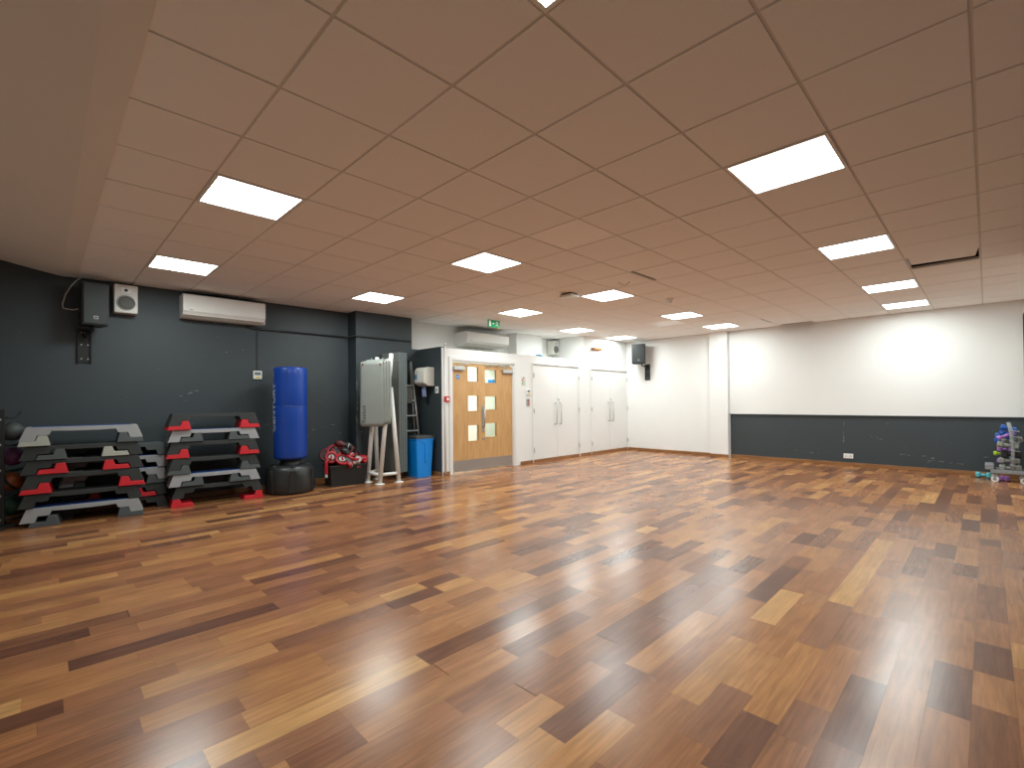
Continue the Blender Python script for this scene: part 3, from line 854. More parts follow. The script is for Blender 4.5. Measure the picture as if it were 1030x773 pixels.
# posters inside the lobby
root = thing('notice_board', 'white noticeboard with coloured sheets seen through the right-hand maple door', 'notice', (8.02, 8.25, 1.55))
mb = MB(); mb.box((-.25, -.02, 0), (.25, 0, .36), M['sign_white'], .004); mb.build('board', root)
mb = MB(); mb.box((-.2, -.022, .2), (-.05, -.019, .27), M['red_sign']); mb.box((0, -.022, .12), (.1, -.019, .25), M['green_ink']); mb.box((.1, -.022, .2), (.2, -.019, .3), M['orange']); mb.build('sheets', root)
root = thing('arrow_sign', 'blue arrow sign in the lobby seen through the right-hand maple door', 'sign', (7.55, 8.25, 1.72))
mb = MB(); mb.box((-.16, -.012, -.02), (.16, 0, .14), M['sign_white']); mb.build('panel', root)
mb = MB(); mb.prism([(-.14, .03), (.02, .03), (.02, 0), (.13, .06), (.02, .12), (.02, .09), (-.14, .09)], -.015, -.011, M['blue_sign'], 'y'); mb.build('arrow', root)
root = thing('lobby_light', 'lit panel in the ceiling of the lobby behind the maple doors', 'light', (6.6, 7.7, 2.168))
mb = MB(); mb.box((-.62, -.32, -.012), (.62, .32, .004), M['white_metal'], .003); mb.build('frame', root)
mb = MB(); mb.quad([(-.6, -.3, -.0135), (-.6, .3, -.0135), (.6, .3, -.0135), (.6, -.3, -.0135)], M['lamp_corridor']); mb.build('diffuser', root)

# ------------------------------------------------------------------ aerobic steps
D = .30
def step_body_poly(hb):
    L, Tt = .515, .462
    bz = hb - .042
    right = [(L, 0), (.395, 0), (.377, .062), (.305, .062), (.284, .064), (.268, bz), (.12, bz - .006)]
    pts = [(Tt, hb)] + right
    left = [(-x, z) for x, z in reversed(right)]
    return pts + left + [(-Tt, hb)]
HB = .149
RT = .050
def riser_poly(s, kind, flip=False):
    """L-shaped riser; s=+1 right / -1 left; low strip outward, tall block inward (flip reverses)"""
    a, b, c = .276, .384, .524
    pts = [(a, 0), (c, 0), (c - .018, RT), (b + .006, RT), (b - .014, RT + .060), (a + .024, RT + .060)]
    if flip:
        m0 = (a + c) / 2
        pts = [(2 * m0 - x, z) for x, z in pts]
    return [(s * x, z) for x, z in pts]
def depth_taper(k, zt):
    def f(co):
        t = max(0, min(1, co.z / zt)); return Vector((co.x, co.y * (1 - k * t), co.z))
    return f
def make_step(label, loc, rz, body, deck, risers, z0, lettering=False):
    """risers: {side: (material, mode)}; modes mid (under the foot), low (tucked inward), high (flipped), tuck (half way)"""
    raise_ = max([{'mid': RT, 'low': 0, 'high': RT + .060, 'tuck': RT}[m] for _, m in risers.values()] or [0])
    root = thing('aerobic_step', label, 'step', (loc[0], loc[1], z0), rz, 'stacked aerobic steps')
    mb = MB()
    mb.prism(step_body_poly(HB), -D / 2, D / 2, body, 'y', bev=.004, taper=depth_taper(.12, HB))
    p = mb.build('platform', root); p.location = (0, 0, raise_)
    mb = MB(); mb.box((-.415, -D * .38, HB - .002), (.415, D * .38, HB + .004), deck, .003)
    if lettering:
        text_into(mb, 'REEBOK', .05, M['cream_riser'], Matrix.Translation((-.12, -D * .30, HB + .0045)), .0006)
    q = mb.build('deck_mat', root); q.location = (0, 0, raise_)
    for s, (m, mode) in risers.items():
        mb = MB()
        mb.prism(riser_poly(s, mode, mode == 'high'), -D / 2 - .004, D / 2 + .004, m, 'y', bev=.004, taper=depth_taper(.05, .12))
        r = mb.build('riser', root)
        r.location = ({'low': -s * .135, 'tuck': -s * .075}.get(mode, 0), 0, 0)
    return z0 + raise_ + HB + .004

C, P_, RD, SL, CR = M['charcoal'], M['pale_grey'], M['red'], M['slate'], M['cream_riser']
BL, BK = M['blue_rubber'], M['black_rubber']
# left stack, bottom to top
z = 0.
S1 = [((.365, 7.255), -6.0, P_, BL, {-1: (SL, 'tuck'), 1: (SL, 'mid')}, 'pale grey step with slate feet, bottom of left-hand stack'),
      ((.350, 7.262), -5.0, C, BK, {}, 'charcoal step without feet, second from floor in left-hand stack'),
      ((.370, 7.250), -4.5, C, BK, {-1: (RD, 'mid'), 1: (RD, 'mid')}, 'charcoal step with red feet at its outer ends, third from floor in left-hand stack'),
      ((.365, 7.258), -4.0, C, BK, {-1: (RD, 'low'), 1: (RD, 'low')}, 'charcoal step with red feet tucked inward, fourth from floor in left-hand stack'),
      ((.355, 7.262), -3.0, C, BK, {-1: (SL, 'low'), 1: (CR, 'low')}, 'charcoal step with one slate and one stone foot, second from top of left-hand stack'),
      ((.352, 7.255), -2.0, P_, BL, {-1: (CR, 'mid'), 1: (SL, 'mid')}, 'pale grey step with one stone-coloured foot, topmost of left-hand stack')]
for k, (l, rz, b, dk, rs, lab) in enumerate(S1): z = make_step(lab, l, R_(rz), b, dk, rs, z, k in (2, 3))
z = 0.
S2 = [((1.675, 7.265), -4.5, C, BK, {-1: (RD, 'high'), 1: (RD, 'high')}, 'charcoal step on tall red feet, bottom of stack beside punch bag'),
      ((1.640, 7.255), -3.5, P_, BL, {-1: (SL, 'low'), 1: (SL, 'low')}, 'pale grey step, second from floor in stack beside punch bag'),
      ((1.635, 7.265), -3.0, C, BK, {-1: (SL, 'mid'), 1: (SL, 'mid')}, 'charcoal step with slate feet in stack beside punch bag'),
      ((1.628, 7.262), -5.0, C, BK, {-1: (RD, 'mid'), 1: (RD, 'mid')}, 'charcoal step with red feet, third from top of stack beside punch bag'),
      ((1.632, 7.268), -3.0, P_, BL, {-1: (SL, 'low'), 1: (SL, 'low')}, 'pale grey step just under the topmost of stack beside punch bag'),
      ((1.630, 7.262), -1.5, C, BK, {-1: (RD, 'mid'), 1: (RD, 'mid')}, 'charcoal step with red feet, topmost of stack beside punch bag')]
for k, (l, rz, b, dk, rs, lab) in enumerate(S2): z = make_step(lab, l, R_(rz), b, dk, rs, z)
z = 0.
S3 = [((.66, 7.580), -.6, C, BK, {}, 'charcoal aerobic step on the floor in the rear stack, half hidden'),
      ((.655, 7.578), -.4, C, BK, {-1: (RD, 'low'), 1: (RD, 'low')}, 'charcoal aerobic step with red feet in the half hidden rear stack'),
      ((.66, 7.580), -.3, P_, BL, {-1: (SL, 'mid'), 1: (SL, 'mid')}, 'pale grey aerobic step with slate feet in the half hidden rear stack'),
      ((.66, 7.582), -.2, P_, BL, {}, 'pale grey aerobic step with blue top near the top of the rear stack'),
      ((.66, 7.580), -.5, SL, SL, {}, 'slate coloured aerobic step topmost of the half hidden rear stack')]
for k, (l, rz, b, dk, rs, lab) in enumerate(S3): z = make_step(lab, l, R_(rz), b, dk, rs, z)

# ------------------------------------------------------------------ medicine-ball tree at the left edge
bx, by = -.305, 7.36
root = thing('ball_rack', 'black upright ball rack at the left edge against the slate wall', 'rack', (bx, by, 0))
mb = MB(); mb.box((-.035, -.03, .02), (.035, .03, 1.26), M['black_satin'], .004); mb.build('post', root)
mb = MB(); mb.box((-.22, -.04, 0), (.12, .04, .035), M['black_satin'], .006); mb.box((-.04, -.15, 0), (.04, .28, .035), M['black_satin'], .006); mb.build('base', root)
for k, zz in enumerate((1.17, .905, .635, .365, .115)):
    mb = MB(); mb.tube([(.02, -.005, zz - .03), (.10, .04, zz - .035), (.17, .10, zz - .025), (.21, .13, zz + .03)] if k else [(.02, -.005, zz), (.08, .02, zz), (.115, .05, zz + .01), (.15, .07, zz + .06)], .011, M['black_satin'], 8)
    mb.cyl((0, -.036, zz - .02), (0, -.03, zz - .02), .012, M['alu'], seg=10)
    mb.build('hook', root)
for m, zz, lab in (('ball_grey', 1.015, 'dark grey medicine ball, topmost on the black rack at the left edge'), ('ball_purple', .745, 'purple medicine ball, second down on the black rack at the left edge'),
                   ('ball_orange', .475, 'orange and black medicine ball, third down on the black rack at the left edge'), ('ball_green', .205, 'dark green medicine ball, lowest on the black rack at the left edge')):
    mb = MB(); mb.ball((0, 0, 0), .100, M[m], seg=32)
    if m == 'ball_orange': mb.torus((0, 0, 0), .076, .027, M['black_satin'], Euler((.3, 1.0, 0)).to_matrix().to_4x4(), 32, 12)
    else: mb.torus((0, 0, 0), .0995, .0025, M['black_satin'], Euler((.6, .4, 0)).to_matrix().to_4x4(), 36, 6)
    tag(mb.build('medicine_ball', loc=(bx + .085, by + .135, zz)), lab, 'ball', 'medicine balls on the black rack')

# ------------------------------------------------------------------ punch bag
def punch_bag():
    root = thing('punch_bag', 'blue free-standing punch bag on a black base', 'punch bag', (2.607, 7.25, 0))
    rb = .333
    def wave(a, z):
        c = math.cos(6 * (a + .3)); return 1 + (.022 * max(-.4, c) if .06 < z < .33 else 0)
    mb = MB()
    mb.lathe([(0, 0), (rb * .90, 0), (rb * .96, .02), (rb, .07), (rb * .99, .16), (rb * .955, .27), (rb * .93, .335), (rb * .88, .375), (rb * .78, .395), (.16, .405), (0, .405)], M['base_black'], 72, wave=wave)
    # raised ribs moulded into the side
    for k in range(6):
        a = k * PI / 3 + .3
        mt = Matrix.Rotation(a, 4, 'Z')
        mb.prism([(-.070, .03), (.070, .03), (.040, .345), (-.040, .345)], rb * .925, rb * 1.012, M['base_black'], 'x', bev=.008, mtx=mt)
        mb.cyl(mt @ Vector((rb * .80, 0, .38)), mt @ Vector((rb * .80, 0, .405)), .022, M['base_black'], seg=14)
    mb.build('base', root)
    mb = MB(); mb.lathe([(.15, .40), (.145, .43), (.13, .445), (.15, .47), (.19, .505), (0, .505)], M['black_satin'], 40); mb.build('neck', root)
    r = .226
    mb = MB()
    prof = [(0, .49), (r * .90, .49), (r * .975, .505), (r, .535), (r, .70), (r * .998, .9), (r, 1.1), (r * .998, 1.24), (r * .985, 1.262), (r * .985, 1.268), (r, 1.285), (r * 1.002, 1.5), (r, 1.72), (r * .992, 1.792), (r * .96, 1.815), (r * .85, 1.825), (0, 1.83)]
    mb.lathe(prof, M['bag_blue'], 56); bag = mb.build('bag', root)
    mb = MB()
    # lettering wrapped round the cylinder, reading upwards, facing left
    a0 = R_(177)
    def warp(co):
        zz = co.x; t = co.y / r; rr = r + .001 + (co.z > 0) * .0012
        return Vector((rr * math.cos(a0 - t), rr * math.sin(a0 - t), 1.24 + zz))
    text_into(mb, 'CENTURY', .158, M['print_white'], None, .001, warp)
    mb.build('lettering', bag)
    mb = MB()
    for k, (a, z0, L) in enumerate(((230, 1.262, .5), (262, 1.26, .45), (215, 1.06, .35))):
        pts = [(r * 1.001 * math.cos(R_(a) + L * t / 8), r * 1.001 * math.sin(R_(a) + L * t / 8), z0 + .004 * math.sin(t * 2.1)) for t in range(9)]
        mb.tube(pts, .0016, M['slate'] if k else M['pale_grey'], 6)
    mb.build('crease', bag)
punch_bag()

# ------------------------------------------------------------------ box of pads and gloves
BXR = R_(-8)
BXO = Vector((3.155, 7.13, 0))
def bxp(u, v, z):
    c, s = math.cos(BXR), math.sin(BXR)
    return Vector((BXO.x + u * c - v * s, BXO.y + u * s + v * c, z))
def storage_box():
    root = thing('storage_box', 'black plastic storage box heaped with red and black pads', 'box', BXO, BXR)
    w, d, h = .555, .36, .325
    mb = MB()
    def tp(co):
        k = .94 + .06 * co.z / h; return Vector((w / 2 + (co.x - w / 2) * k, d / 2 + (co.y - d / 2) * k, co.z))
    t = .012
    for lo, hi in (((0, 0, 0), (w, t, h)), ((0, d - t, 0), (w, d, h)), ((0, t, 0), (t, d - t, h)), ((w - t, t, 0), (w, d - t, h)), ((t, t, 0), (w - t, d - t, t))):
        b2 = bmesh.new(); bmesh.ops.create_cube(b2, size=1)
        for v in b2.verts:
            v.co = tp(Vector(((lo[0] + hi[0]) / 2 + v.co.x * (hi[0] - lo[0]), (lo[1] + hi[1]) / 2 + v.co.y * (hi[1] - lo[1]), (lo[2] + hi[2]) / 2 + v.co.z * (hi[2] - lo[2]))))
        mb._put(b2, M['black_plastic'])
    mb.build('tub', root)
    mb = MB(); g = .014
    for lo, hi in (((-g, -g, h - .03), (w + g, .004, h)), ((-g, d - .004, h - .03), (w + g, d + g, h)), ((-g, 0, h - .03), (.004, d, h)), ((w - .004, 0, h - .03), (w + g, d, h))):
        mb.box(lo, hi, M['black_plastic'], .004)
    mb.build('rim', root)
storage_box()

def focus_mitt(label, pos, rot, rim, face, r=.105):
    """curved round pad with a padded rim, a target and a wrist cuff"""
    root = thing('focus_pad', label, 'pad', pos, 0, 'pads and gloves in the black box')
    root.rotation_euler = rot
    mb = MB(); mb.lathe([(0, -.030), (r * .8, -.026), (r, -.008), (r, .012), (r * .8, .020), (0, .010)], M['black_leather'], 30); mb.build('shell', root)
    mb = MB(); mb.torus((0, 0, .006), r * .95, .024, rim, None, 32, 10); mb.build('rim', root)
    mb = MB(); mb.lathe([(0, .016), (r * .46, .021), (r * .52, .019)], face, 28); mb.box((-r * .16, -r * .4, .018), (r * .16, r * .4, .0235), M['red_leather'], .002); mb.build('target', root)
    mb = MB(); mb.torus((0, -r * .5, -.045), .05, .013, M['red_leather'], Matrix.Rotation(PI / 2, 4, 'X'), 20, 8, 0, PI * 1.9); mb.build('cuff', root)
def glove(label, pos, rot, main, cuff):
    root = thing('boxing_glove', label, 'glove', pos, 0, 'pads and gloves in the black box')
    root.rotation_euler = rot
    mb = MB(); mb.ball((0, 0, .02), .062, main, 1.05, 1.45, .90, 24); mb.ball((0, -.055, .012), .052, main, .98, 1.1, .85, 20); mb.build('mitt', root)
    mb = MB(); mb.ball((.060, .01, .012), .026, main, .9, 2.0, .95, 16, Euler((0, 0, .35))); mb.build('thumb', root)
    mb = MB(); mb.lathe([(.040, 0), (.046, .005), (.050, .085), (.044, .09), (.030, .088)], cuff, 24, Matrix.Translation((0, -.095, .012)) @ Matrix.Rotation(PI / 2, 4, 'X')); mb.build('cuff', root)
    mb = MB(); mb.torus((0, -.135, .012), .049, .007, M['white_leather'], Matrix.Rotation(PI / 2, 4, 'X'), 22, 8); mb.build('strap', root)
RL, MR, BKL, WL, GL = M['red_leather'], M['maroon'], M['black_leather'], M['white_leather'], M['grey_leather']
# filling under the heap
glove('maroon glove deep in the black box, mostly covered by pads', bxp(.15, .20, .29), (.1, .2, .8), MR, BKL)
glove('black glove deep in the black box towards its right end', bxp(.40, .24, .31), (.1, -.2, -.7), BKL, RL)
focus_mitt('dark maroon-rimmed pad standing at the back left of the heap', bxp(.02, .27, .47), (1.2, -.4, -.2), MR, BKL, .10)
focus_mitt('red-rimmed pad with white face at the left end of the heap', bxp(.045, .12, .445), (1.20, .1, -.35), RL, WL, .082)
focus_mitt('red-rimmed black pad high on the left of the heap', bxp(.12, .22, .525), (.95, -.5, -.3), RL, BKL, .105)
focus_mitt('red-rimmed pad with white centre in the middle front of the heap', bxp(.19, .06, .405), (.72, .15, -.1), RL, WL, .098)
focus_mitt('red-rimmed black pad arched at the right front of the heap', bxp(.37, .08, .435), (.42, .22, .15), RL, BKL, .105)
focus_mitt('maroon-rimmed pad at the right end of the heap', bxp(.50, .16, .415), (.8, .55, .3), MR, BKL, .090)
glove('maroon glove lying on the very top of the heap', bxp(.20, .20, .625), (.3, .5, 1.2), MR, BKL)
glove('black glove with red cuff just right of the topmost maroon one', bxp(.29, .20, .595), (.35, -.5, -2.3), BKL, RL)
glove('black glove with white strap near the middle of the heap', bxp(.25, .13, .515), (.5, .2, .7), BKL, RL)
glove('maroon glove at the upper right of the heap', bxp(.36, .22, .535), (.2, .5, -1.9), MR, BKL)
glove('grey glove with red cuff sunk in the front of the box', bxp(.31, .055, .355), (.55, .1, 1.4), GL, RL)
glove('white and red glove tucked in the right front of the box', bxp(.42, .055, .365), (.4, .1, -1.3), WL, RL)
glove('red and black glove hanging over the right end of the heap', bxp(.535, .11, .375), (.3, .6, -1.2), RL, BKL)
mb = MB()
mb.tube([(0, 0, 0), (-.05, -.01, .02), (-.09, -.02, -.03), (-.10, -.02, -.12), (-.085, -.02, -.24)], .014, RL, 8)
mb.box((-.115, -.035, -.22), (-.065, -.005, -.02), RL, .008); mb.box((-.11, -.034, -.275), (-.072, -.008, -.225), WL, .006)
o = mb.build('pad_strap', loc=bxp(.03, .06, .425)); tag(o, 'red strap with white end dangling over the left side of the black box', 'strap')

# ------------------------------------------------------------------ mat rack and mats
def mat_rack():
    A, B, Cc, Dd = (3.775, 7.135), (3.81, 6.81), (4.135, 6.775), (4.055, 7.33)
    at, bt = Vector((3.95, 7.13, 2.05)), Vector((4.02, 6.795, 2.09))
    root = thing('mat_rack', 'white tubular A-frame rack carrying the hanging mats', 'rack', (0, 0, 0))
    Wm = M['white_metal']
    for (p, top) in ((A, at), (B, bt), (Cc, Vector((4.00, 6.79, 1.545))), (Dd, Vector((3.92, 7.16, 1.52)))):
        mb = MB(); mb.tube([(p[0], p[1], .01), top], .035, Wm, 14); post = mb.build('post', root)
        mb = MB(); mb.lathe([(0, 0), (.075, 0), (.075, .010), (.030, .016)], Wm, 24, Matrix.Translation((p[0], p[1], 0))); mb.build('foot_plate', root)
    def on(p, q, t): return Vector((*p, 0)).lerp(q, t)
    for a, b in (((3.79, 7.135, .15), (3.825, 6.81, .15)), ((3.825, 6.81, .15), (4.12, 6.777, .15)), ((3.79, 7.135, .15), (4.04, 7.32, .15))):
        mb = MB(); mb.tube([a, b], .026, Wm, 12); mb.build('crossbar', root)
    mb = MB(); mb.tube([(3.945, 7.13, 1.99), (4.015, 6.795, 1.99)], .024, Wm, 12); mb.build('crossbar', root)
    for t in (.12, .88):
        c = Vector((3.945, 7.13, 1.99)).lerp(Vector((4.015, 6.795, 1.99)), t)
        n = Vector((-.867, -.498, 0))
        mb = MB(); mb.tube([c - n * .45, c + n * .20, c + n * .215 + Vector((0, 0, .02))], .008, M['alu'], 8); mb.build('hanging_arm', root)
mat_rack()
U = Vector((.498, -.867, 0)); NN = Vector((-.867, -.498, 0))
def sheet_mtx(o):
    return Matrix(((U.x, -NN.x, 0, o.x), (U.y, -NN.y, 0, o.y), (U.z, -NN.z, 1, o.z), (0, 0, 0, 1)))
def hanging_mat(label, k, first):
    """foam mat hung by two eyelets; local x across, y through, z up"""
    root = bpy.data.objects.new('exercise_mat', None); COL.objects.link(root); root.empty_display_size = .1
    o = Vector((3.738, 6.925, .918)) - NN * (.024 * k) + U * (.034 * k) + Vector((0, 0, .016 * min(k, 2)))
    root.matrix_world = sheet_mtx(o)
    tag(root, label, 'mat', 'grey exercise mats hanging from the white rack')
    w, h = .208, 1.04
    mb = MB(); t = bmesh.new()
    nx, nz = 12, 18
    def bend(x, z): return -.012 * (z - .5) ** 2 * 2 + .010 * math.sin(x * 9 + k) * (1 - z) + .012 * (1 - z) ** 2 * k * -.6
    def corner(x, z):
        c = .045; ax = abs(x) - (w - c); az = max(c - z, z - (h - c))
        if ax > 0 and az > 0:
            L = math.hypot(ax, az)
            if L > c:
                f = c / L; sx = math.copysign(w - c + ax * f, x); zz = (c - az * f) if z < h / 2 else (h - c + az * f)
                return sx, zz
        return x, z
    rows = []
    for side in (0, 1):
        g = []
        for j in range(nz + 1):
            rr = []
            for i in range(nx + 1):
                x, z = corner(-w + 2 * w * i / nx, h * j / nz)
                rr.append(t.verts.new((x, bend(x, z / h) + side * .010, z)))
            g.append(rr)
        rows.append(g)
    for side in (0, 1):
        for j in range(nz):
            for i in range(nx):
                q = rows[side]; f = (q[j][i], q[j][i + 1], q[j + 1][i + 1], q[j + 1][i])
                t.faces.new(f if side == 0 else f[::-1])
    loop = [(0, i) for i in range(nx)] + [(j, nx) for j in range(nz)] + [(nz, i) for i in range(nx, 0, -1)] + [(j, 0) for j in range(nz, 0, -1)]
    for a, b in zip(loop, loop[1:] + loop[:1]):
        t.faces.new((rows[0][b[0]][b[1]], rows[0][a[0]][a[1]], rows[1][a[0]][a[1]], rows[1][b[0]][b[1]]))
    bmesh.ops.recalc_face_normals(t, faces=t.faces)
    mb._put(t, M['mat_grey'], None, True); mb.bm.normal_update()
    mi = mb._mi(M['mat_edge'])
    for f in mb.bm.faces:
        if f.normal.y > .5: f.material_index = mi
    mb.build('foam_sheet', root)
    for x in (-w + .05, w - .05):
        mb = MB(); mb.torus((x, -.006, h - .05), .014, .005, M['brown'], Matrix.Rotation(PI / 2, 4, 'X'), 20, 8); mb.lathe([(0, 0), (.012, 0)], M['black_satin'], 16, Matrix.Translation((x, -.0055, h - .05)) @ Matrix.Rotation(PI / 2, 4, 'X')); mb.build('eyelet', root)
    if first:
        mb = MB(); mt = Matrix.Translation((-w + .075, -.0075, .20)) @ Matrix.Rotation(PI / 2, 4, 'X') @ Matrix.Rotation(PI / 2, 4, 'Z')
        text_into(mb, 'Reebok', .095, M['print_dark'], mt, .001)
        for v in mb.bm.verts: v.co.y = bend(v.co.x, v.co.z / h) - .0012 + (v.co.y + .0075) * .5
        mb.build('lettering', root)
hanging_mat('grey exercise mat with dark lettering, frontmost of those hanging on the white rack', 0, True)
hanging_mat('grey exercise mat hanging directly behind the lettered front one', 1, False)
hanging_mat('grey exercise mat third from the front on the white rack', 2, False)
hanging_mat('grey exercise mat rearmost of the short ones on the white rack', 3, False)

V = Vector((.13, -.9915, 0)); VN = Vector((-.9915, -.13, 0))
def tall_mat(label, k, m):
    root = bpy.data.objects.new('gym_mat', None); COL.objects.link(root); root.empty_display_size = .1
    o = Vector((4.235, 7.195, .115)) - VN * (.044 * k)
    root.matrix_world = Matrix(((V.x, -VN.x, 0, o.x), (V.y, -VN.y, 0, o.y), (0, 0, 1, o.z), (0, 0, 0, 1)))
    tag(root, label, 'mat', 'tall folded mats behind the white rack')
    mb = MB(); mb.box((-.23, 0, 0), (.23, .038, 2.03), m, .009); mb.build('foam_panel', root)
    mb = MB(); mb.box((.2285, .026, .01), (.2325, .034, 2.02), M['mat_teal']); mb.build('edge_piping', root)
for k, (lab, m) in enumerate((('tall teal edged gym mat, the one nearest the white rack', 'mat_dark'), ('tall teal edged gym mat second from the white rack', 'mat_dark'),
                              ('tall teal edged gym mat third from the white rack', 'mat_dark'), ('tall teal edged gym mat farthest from the white rack', 'mat_dark'))):
    tall_mat(lab, k, M[m])

# ------------------------------------------------------------------ step ladder folded behind the mats
def ladder():
    root = thing('step_ladder', 'folded aluminium step ladder standing behind the tall mats', 'ladder', (0, 0, 0))
    f0, f1 = Vector((4.60, 7.28, .0)), Vector((4.89, 7.20, .0))
    t0, t1 = Vector((4.585, 7.36, 2.06)), Vector((4.73, 7.33, 2.06))
    for a, b in ((f0, t0), (f1, t1)):
        mb = MB(); mb.tube([a, b], .017, M['alu'], 8); mb.build('stile', root)
    for k in range(6):
        z = .25 + k * .27; t = z / 2.06
        a, b = f0.lerp(t0, t), f1.lerp(t1, t)
        mb = MB(); d = (b - a).normalized(); 
        mb.box((0, -.04, -.012), ((b - a).length, .04, .012), M['alu'], .003, mtx=Matrix.Translation(a) @ d.to_track_quat('X', 'Z').to_matrix().to_4x4()); mb.build('tread', root)
    mb = MB(); a, b = f0.lerp(t0, .70), f1.lerp(t1, .70); mb.box((.01, -.075, -.16), ((b - a).length * .62, -.05, .13), M['cone'], .004, mtx=Matrix.Translation(a) @ (b - a).normalized().to_track_quat('X', 'Z').to_matrix().to_4x4()); mb.build('platform', root)
    for a, b in ((Vector((4.61, 7.37, 0)), t0 + Vector((0, .03, -.03))), (Vector((4.86, 7.33, 0)), t1 + Vector((0, .03, -.03)))):
        mb = MB(); mb.tube([a, b], .013, M['alu'], 8); mb.build('rear_leg', root)
    mb = MB(); mb.box((4.57, 7.31, 2.04), (4.75, 7.39, 2.10), M['black_plastic'], .012); mb.build('top_cap', root)
ladder()

# ------------------------------------------------------------------ blue bin
def blue_bin():
    root = thing('recycling_bin', 'blue slim recycling bin with dark lid beside the slate side wall', 'bin', (4.72, 7.06, 0))
    w, d, h = .365, .36, .665
    mb = MB()
    def tp(co):
        k = .80 + .20 * co.z / h; return Vector((co.x * k, co.y * (.86 + .14 * co.z / h), co.z))
    t = bmesh.new(); bmesh.ops.create_cube(t, size=1)
    for v in t.verts: v.co = Vector((v.co.x * w, v.co.y * d, (v.co.z + .5) * h))
    bmesh.ops.bevel(t, geom=[e for e in t.edges if abs(e.verts[0].co.z - e.verts[1].co.z) > .1], offset=.022, segments=3, profile=.5, affect='EDGES')
    for v in t.verts: v.co = tp(v.co)
    mb._put(t, M['bin_blue'])
    mb.box((-w / 2 - .006, -d / 2 - .006, h - .022), (w / 2 + .006, d / 2 + .006, h), M['bin_blue'], .006)
    mb.build('body', root)
    mb = MB(); mb.prism([(-.10, h - .03), (.05, h - .03), (.045, h - .09), (.03, h - .42), (.0, h - .42), (-.005, h - .07), (-.10, h - .055)], -d / 2 - .003, -d / 2 + .03, M['bin_blue'], 'y', bev=.003); mb.build('moulded_panel', root)
    mb = MB(); mb.box((-w / 2 - .010, -d / 2 - .010, h), (w / 2 + .010, d / 2 + .010, h + .042), M['bin_lid'], .012)
    mb.box((-w / 2 + .03, -d / 2 + .03, h + .038), (w / 2 - .03, d / 2 - .03, h + .055), M['bin_lid'], .008); mb.build('lid', root)
blue_bin()

# ------------------------------------------------------------------ dumbbell rack at the right edge
RX, RY = 10.56, -.262
def dumbbell_rack():
    root = thing('dumbbell_rack', 'grey wheeled rack loaded with dumbbells at the right edge', 'rack', (RX, RY, 0))
    G = M['rack_grey']
    for x in (-.16, .16):
        mb = MB(); mb.tube([(x, -.01, .17), (x, -.008, .48), (x, -.002, .70), (x, .028, .905)], .021, G, 12); mb.build('upright', root)
    mb = MB(); mb.box((-.19, -.165, .135), (-.13, .235, .19), G, .006); mb.build('base_rail', root)
    mb = MB(); mb.box((.13, -.165, .135), (.19, .235, .19), G, .006); mb.build('base_rail', root)
    mb = MB(); mb.box((-.19, .195, .185), (.19, .295, .265), G, .01); mb.build('counterweight', root)
    for k, z in enumerate((.27, .37, .50, .63, .71, .80)):
        mb = MB(); mb.tube([(-.18, .02, z), (.18, .02, z)], .010, G, 8); mb.tube([(-.18, -.075, z - .02), (.18, -.075, z - .02)], .008, G, 8); mb.tube([(-.18, -.075, z - .02), (-.18, .02, z)], .008, G, 8); mb.build('shelf_bar', root)
    for x, y in ((-.16, .19), (-.16, -.12), (.16, .19), (.16, -.12)):
        mb = MB(); mb.cyl((x - .02, y, .044), (x + .02, y, .044), .044, M['white_plastic'], seg=20); mb.cyl((x - .022, y, .044), (x + .022, y, .044), .022, M['rack_grey'], seg=16)
        mb.box((x - .026, y - .012, .05), (x - .0225, y + .012, .137), M['rack_grey']); mb.box((x + .0225, y - .012, .05), (x + .026, y + .012, .137), M['rack_grey']); mb.box((x - .026, y - .02, .12), (x + .026, y + .02, .137), M['rack_grey']); mb.build('caster', root)
dumbbell_rack()
def dumbbell(label, y0, z0, y1, z1, x, m, r, m2=None):
    a, b = Vector((x, y0 - .045, z0 - (.035 if z0 > .1 else 0))), Vector((x, y1 + .015, z1 - (.035 if z1 > .1 else 0))); c = (a + b) / 2
    root = thing('dumbbell', label, 'dumbbell', c, 0, 'vinyl dumbbells on the grey rack')
    d = (b - a).normalized(); Lh = (b - a).length / 2
    root.rotation_euler = Vector((1, 0, 0)).rotation_difference(d).to_euler()
    r *= 1.12
    hl = r * 1.25
    mb = MB(); mb.cyl((-Lh, 0, 0), (Lh, 0, 0), r * .52, m, seg=14); mb.build('handle', root)
    for s in (-1, 1):
        mm = m if (s < 0 or m2 is None) else m2
        mb = MB(); mb.lathe([(0, -hl / 2), (r * .78, -hl / 2), (r, -hl * .28), (r, hl * .28), (r * .78, hl / 2), (0, hl / 2)], mm, 6 if r > .03 else 8,
                            Matrix.Translation((s * Lh, 0, 0)) @ Matrix.Rotation(PI / 2, 4, 'Y'), smooth=False)
        mb.build('head', root)
dl = lambda px: 0
yl, yr = -.095, -.335
X0 = RX - .03
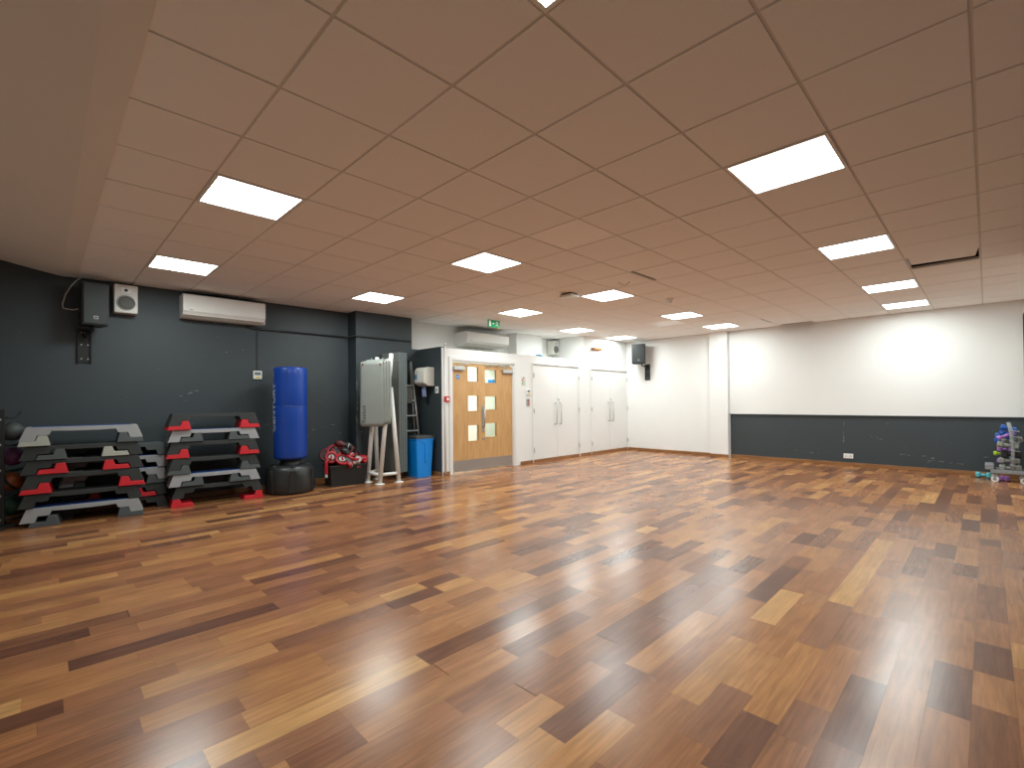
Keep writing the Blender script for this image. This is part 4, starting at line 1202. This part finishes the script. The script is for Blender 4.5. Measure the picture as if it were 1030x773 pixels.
# (left y, z) -> (right y, z)
dumbbell('blue dumbbell lying topmost on the grey rack', -.125, .872, -.300, .835, X0 - .03, M['bell_blue'], .040)
dumbbell('blue dumbbell just under the topmost blue one', -.115, .790, -.300, .775, X0, M['bell_blue'], .038)
dumbbell('purple dumbbell lying aslant below the two top blue ones', -.082, .712, -.285, .785, X0 - .09, M['bell_purple'], .036)
dumbbell('blue dumbbell at the left end of the upper tier, behind the purple one', -.065, .735, -.225, .725, X0 + .10, M['bell_blue'], .036)
dumbbell('blue dumbbell half hidden behind the grey ones of the upper tier', -.055, .655, -.225, .655, X0 + .11, M['bell_blue'], .036)
dumbbell('grey dumbbell in the upper tier, the one reaching farthest right', -.145, .655, -.365, .690, X0 + .02, M['bell_grey'], .042)
dumbbell('grey dumbbell in the upper tier, front one with a fat left head', -.090, .615, -.315, .590, X0 - .09, M['bell_grey'], .046)
dumbbell('purple dumbbell peeping out between the upper and middle tiers', -.085, .530, -.27, .525, X0 + .05, M['bell_purple'], .038)
dumbbell('large black dumbbell in the middle tier', -.135, .462, -.335, .472, X0 - .06, M['bell_black'], .056)
dumbbell('lime and pink ended dumbbell sticking out left in the middle tier', -.040, .455, -.20, .455, X0 + .10, M['bell_lime'], .030, M['bell_pink'])
dumbbell('grey dumbbell in the lower tier, upper one of the pair', -.105, .365, -.325, .365, X0 - .06, M['bell_grey'], .044)
dumbbell('purple dumbbell between the two lowest grey ones', -.08, .345, -.28, .330, X0 + .08, M['bell_purple'], .034)
dumbbell('grey dumbbell in the lowest tier resting above the base rail', -.110, .255, -.340, .255, X0 - .06, M['bell_grey'], .046)
dumbbell('teal dumbbell on the floor at the left foot of the grey rack', .035, .042, .10, .042, RX + .25, M['bell_teal'], .042)
dumbbell('purple dumbbell on the floor under the grey rack', -.10, .040, -.22, .040, RX + .02, M['bell_purple'], .040)

# mirror on the right-hand wall
root = thing('wall_mirror', 'tall framed mirror on the right-hand wall, seen edge-on at the photo edge', 'mirror', (9.3, YR, .13))
mb = MB(); mb.box((-1.66, 0, 0), (1.66, .012, 2.45), M['mirror']); mb.build('mirror_glass', root)
mb = MB()
for lo, hi in (((-1.68, 0, -.02), (1.68, .018, 0)), ((-1.68, 0, 2.45), (1.68, .018, 2.47)), ((-1.68, 0, 0), (-1.66, .018, 2.45)), ((1.66, 0, 0), (1.68, .018, 2.45))): mb.box(lo, hi, M['black_satin'])
mb.build('frame', root)

# ------------------------------------------------------------------ camera, world, view
cam = bpy.data.cameras.new('camera'); co = bpy.data.objects.new('camera', cam); COL.objects.link(co)
cam.sensor_fit = 'HORIZONTAL'; cam.sensor_width = 36
cam.lens = 475.56 / 1030 * 36
cam.shift_y = (398.4977 - 386.5) / 1030
cam.clip_start = .02; cam.clip_end = 100
yaw, pit, rol = .7872, .0121, -.0084
fw = Vector((math.cos(yaw) * math.cos(pit), math.sin(yaw) * math.cos(pit), math.sin(pit)))
r0 = Vector((math.sin(yaw), -math.cos(yaw), 0)); u0 = r0.cross(fw)
rt = r0 * math.cos(rol) + u0 * math.sin(rol); up = u0 * math.cos(rol) - r0 * math.sin(rol)
co.matrix_world = Matrix(((rt.x, up.x, -fw.x, 0), (rt.y, up.y, -fw.y, 0), (rt.z, up.z, -fw.z, ZCAM), (0, 0, 0, 1)))
scene.camera = co

w = bpy.data.worlds.new('world'); scene.world = w; w.use_nodes = True
w.node_tree.nodes['Background'].inputs[0].default_value = (.02, .02, .02, 1)
scene.view_settings.view_transform = 'Standard'; scene.view_settings.look = 'None'
scene.view_settings.exposure = 0.0; scene.view_settings.gamma = 1.0
scene.view_settings.use_curve_mapping = False
scene.cycles.max_bounces = 10; scene.cycles.diffuse_bounces = 6; scene.cycles.glossy_bounces = 4
scene.cycles.transmission_bounces = 6
scene.cycles.sample_clamp_indirect = 3.0; scene.cycles.sample_clamp_direct = 6.0
scene.cycles.blur_glossy = .5
scene.cycles.use_adaptive_sampling = False
scene.cycles.use_denoising = True
